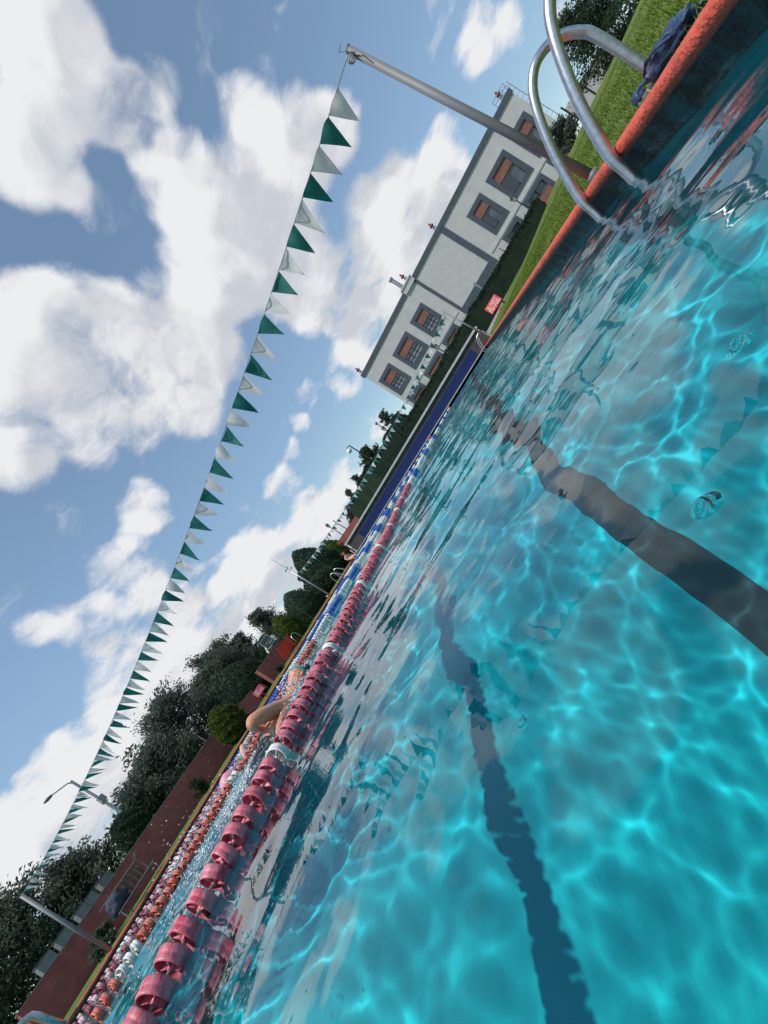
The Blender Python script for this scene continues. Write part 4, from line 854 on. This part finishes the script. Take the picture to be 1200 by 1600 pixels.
mb = MB(); mb.tube([p+V(0, .02*math.sin(3*i), 0) for i, p in enumerate(ring(hd+V(0, .0, .0), .092, 0, .092))], .010, 6, closed=True); mb.build('goggle_strap', M_TEAL, sw, True)
mb = MB(); mb.lathe([(.0, -.012), (.026, -.01), (.028, .004), (0, .012)], 12, (hd.x+.09, hd.y+.05, hd.z-.02), 'x'); mb.build('goggles', M_LENS, sw, True)
mb = MB(); mb.lathe([(.0, -.03), (.012, -.02), (.016, 0), (.01, .02), (0, .03)], 10, (hd.x+.088, hd.y-.03, hd.z-.005), 'y'); mb.build('ear', M_SKIN, sw, True)
su = lump('swimsuit', None, None, V(-3.0, 2.10, -.03)-q, (.12, .20, .08), M_SUIT, 2, 3, amp=.12, parent=sw)
hb = V(-3.14, 2.35, .05)-q; 
for k in range(5):
    o0 = V(-.02+.012*k, -.004, 0); ln_ = (.06, .075, .08, .072, .055)[k]; body('finger', [(hb+o0, .010), (hb+o0+V(.004*(k-2), -.02, -ln_*.5), .009), (hb+o0+V(.006*(k-2), -.028, -ln_), .007)], [(0, 1), (1, 2)], M_SKIN, sw, 1)
# swimmer with a pink cap coming the other way
s2 = thing('person', 'swimmer with a pink cap and goggles low in the splashing water', 'person', (-4.9, 2.95, 0)); q = s2.location
nodes = [(V(0, .55, -.16), .14), (V(0, .3, -.10), .15), (V(0, .14, -.05), .07), (V(0, .05, .0), .085), (V(0, -.02, .03), .09), (V(0, -.07, .0), .07), (V(.2, .28, -.08), .065), (V(.28, .1, -.03), .05), (V(.30, .16, .10), .042), (V(.27, .22, .14), .03), (V(-.2, .28, -.1), .06), (V(-.25, -.05, -.1), .045), (V(-.22, -.4, -.14), .03), (V(0, 1.1, -.25), .09), (V(0, 1.5, -.3), .06)]
body('body', nodes, [(0, 1), (1, 2), (2, 3), (3, 4), (4, 5), (1, 6), (6, 7), (7, 8), (8, 9), (1, 10), (10, 11), (11, 12), (0, 13), (13, 14)], M_SKINP, s2)
mb = MB(); mb.lathe([(.108, -.035), (.112, .0), (.105, .05), (.082, .09), (.045, .115), (0, .122)], 20); mb.v = [tuple(Matrix.Rotation(R(40), 4, 'X') @ Vector(p)+V(0, .0, .03)) for p in mb.v]; mb.build('swim_cap', M_PCAP, s2, True)
for s in (-.04, .04): mb = MB(); mb.lathe([(0, -.02), (.03, -.014), (.032, .004), (0, .01)], 12, (s, -.105, .0), 'y'); mb.build('goggles', M_LENS, s2, True)
# bather sitting on the far left edge
s3 = thing('person', 'bather in a red cap sitting on the far left pool edge', 'person', (-13.42, 23.0, .16), R(-20))
nodes = [(V(0, 0, .09), (.13, .15)), (V(-.03, 0, .25), .13), (V(.02, 0, .42), (.12, .17)), (V(.07, 0, .53), .06), (V(.10, 0, .62), .085), (V(.11, 0, .70), .07), (V(.04, .19, .42), .055), (V(.1, .24, .25), .045), (V(.24, .2, .13), .035), (V(.04, -.19, .42), .055), (V(.1, -.24, .25), .045), (V(.24, -.2, .13), .035), (V(.3, .1, .09), .085), (V(.46, .1, .04), .06), (V(.46, .1, -.3), .045), (V(.3, -.1, .09), .085), (V(.46, -.1, .04), .06), (V(.46, -.1, -.3), .045)]
body('body', nodes, [(0, 1), (1, 2), (2, 3), (3, 4), (4, 5), (2, 6), (6, 7), (7, 8), (2, 9), (9, 10), (10, 11), (0, 12), (12, 13), (13, 14), (0, 15), (15, 16), (16, 17)], M_SKINP, s3)
mb = MB(); mb.lathe([(.10, -.01), (.105, .02), (.095, .07), (.06, .11), (0, .125)], 16, (.10, 0, .64)); mb.build('swim_cap', M_RCAP, s3, True)
mb = MB(); mb.lathe([(.145, -.02), (.165, .03), (.16, .1), (.14, .13)], 16); mb.build('swim_trunks', M_SUIT, s3, True)
# ------------------------------------------------------------------ splash, foam and bubbles
M_SPRAY = bpy.data.materials.new('white_spray'); M_SPRAY.use_nodes = True; b = M_SPRAY.node_tree.nodes['Principled BSDF']; b.inputs['Base Color'].default_value = (.85, .88, .9, 1); b.inputs['Roughness'].default_value = .12; b.inputs['IOR'].default_value = 1.33; b.inputs['Transmission Weight'].default_value = .2
bm = bmesh.new(); bmesh.ops.create_icosphere(bm, subdivisions=1, radius=1); iv = np.array([v_.co[:] for v_ in bm.verts]); bm.verts.ensure_lookup_table(); bf_ = np.array([[v_.index for v_ in f.verts] for f in bm.faces]); bm.free()
rs = np.random.RandomState(9); P = []; S = []
for (c, sg, n, zm, s0) in (((-2.78, 2.52, .05), (.08, .035, .05), 260, .0, .0028), ((-2.68, 2.45, .0), (.05, .10, .02), 300, 0, .0025), ((-3.2, 1.85, .0), (.30, .35, .010), 2200, 0, .0023), ((-3.5, 2.3, .0), (.4, .4, .012), 1900, 0, .0025), ((-2.3, 1.2, .0), (.07, .5, .002), 420, 0, .0018), ((-2.95, 2.8, .03), (.10, .08, .03), 200, 0, .0026),
    ((-4.9, 2.85, .03), (.32, .22, .04), 1800, 0, .0034), ((-5.5, 2.45, .01), (.45, .3, .02), 1500, 0, .0034), ((-5.5, 2.5, .12), (.45, .3, .07), 90, 0, .004), ((-4.6, 3.4, .0), (.5, .4, .012), 700, 0, .004), ((-4.9, 2.2, .26), (.4, .4, .12), 24, 0, .0035)):
    p = np.array(c)+rs.normal(size=(n, 3))*np.array(sg); h = np.array([water_height(a, b_) for a, b_ in p[:, :2]]); p[:, 2] = np.maximum(np.abs(p[:, 2]), h+rs.uniform(-.002, .004, n)); P.append(p); S.append(s0*rs.lognormal(0, .45, n))
P = np.concatenate(P); S = np.concatenate(S)
stretch = rs.uniform(.6, 2.2, (len(P), 1, 3))*np.array([1, 1, .7])
v = (P[:, None, :]+iv[None]*S[:, None, None]*stretch).reshape(-1, 3); f = (bf_[None]+np.arange(len(P))[:, None, None]*len(iv)).reshape(-1, 3)
me = np_mesh('splash', v, f); me.shade_smooth(); tag(link('splash', me, M_SPRAY), 'white spray and foam drops around the two swimmers', 'splash', kind='stuff')
M_BUB = bpy.data.materials.new('bubble_film'); M_BUB.use_nodes = True; b = M_BUB.node_tree.nodes['Principled BSDF']; b.inputs['Roughness'].default_value = .02; b.inputs['Transmission Weight'].default_value = 1; b.inputs['IOR'].default_value = 1.33; b.inputs['Base Color'].default_value = (.95, 1, 1, 1)
for (x, y), r_, lab in zip(((.003, .313), (-.208, .280), (.13, .446)), (.0075, .0052, .0085), ('clear air bubble on the water over the black lane line', 'clear small air bubble nearest the dark lane rope shadow', 'clear air bubble on the water nearest the right pool wall')):
    t = thing('water_bubble', lab, 'bubble', (x, y, water_height(x, y)), 0, 'air bubbles on the water')
    mb = MB(); mb.lathe([(r_, -.001)]+[(r_*math.cos(a), r_*.8*math.sin(a)) for a in [R(10*k) for k in range(9)]]+[(.0001, r_*.8)], 20); mb.build('film', M_BUB, t, True)
    mb = MB(); mb.lathe([(r_*1.55, -.0004), (r_*1.25, .0006), (r_*1.02, .0016)], 20); mb.build('meniscus', M_BUB, t, True)
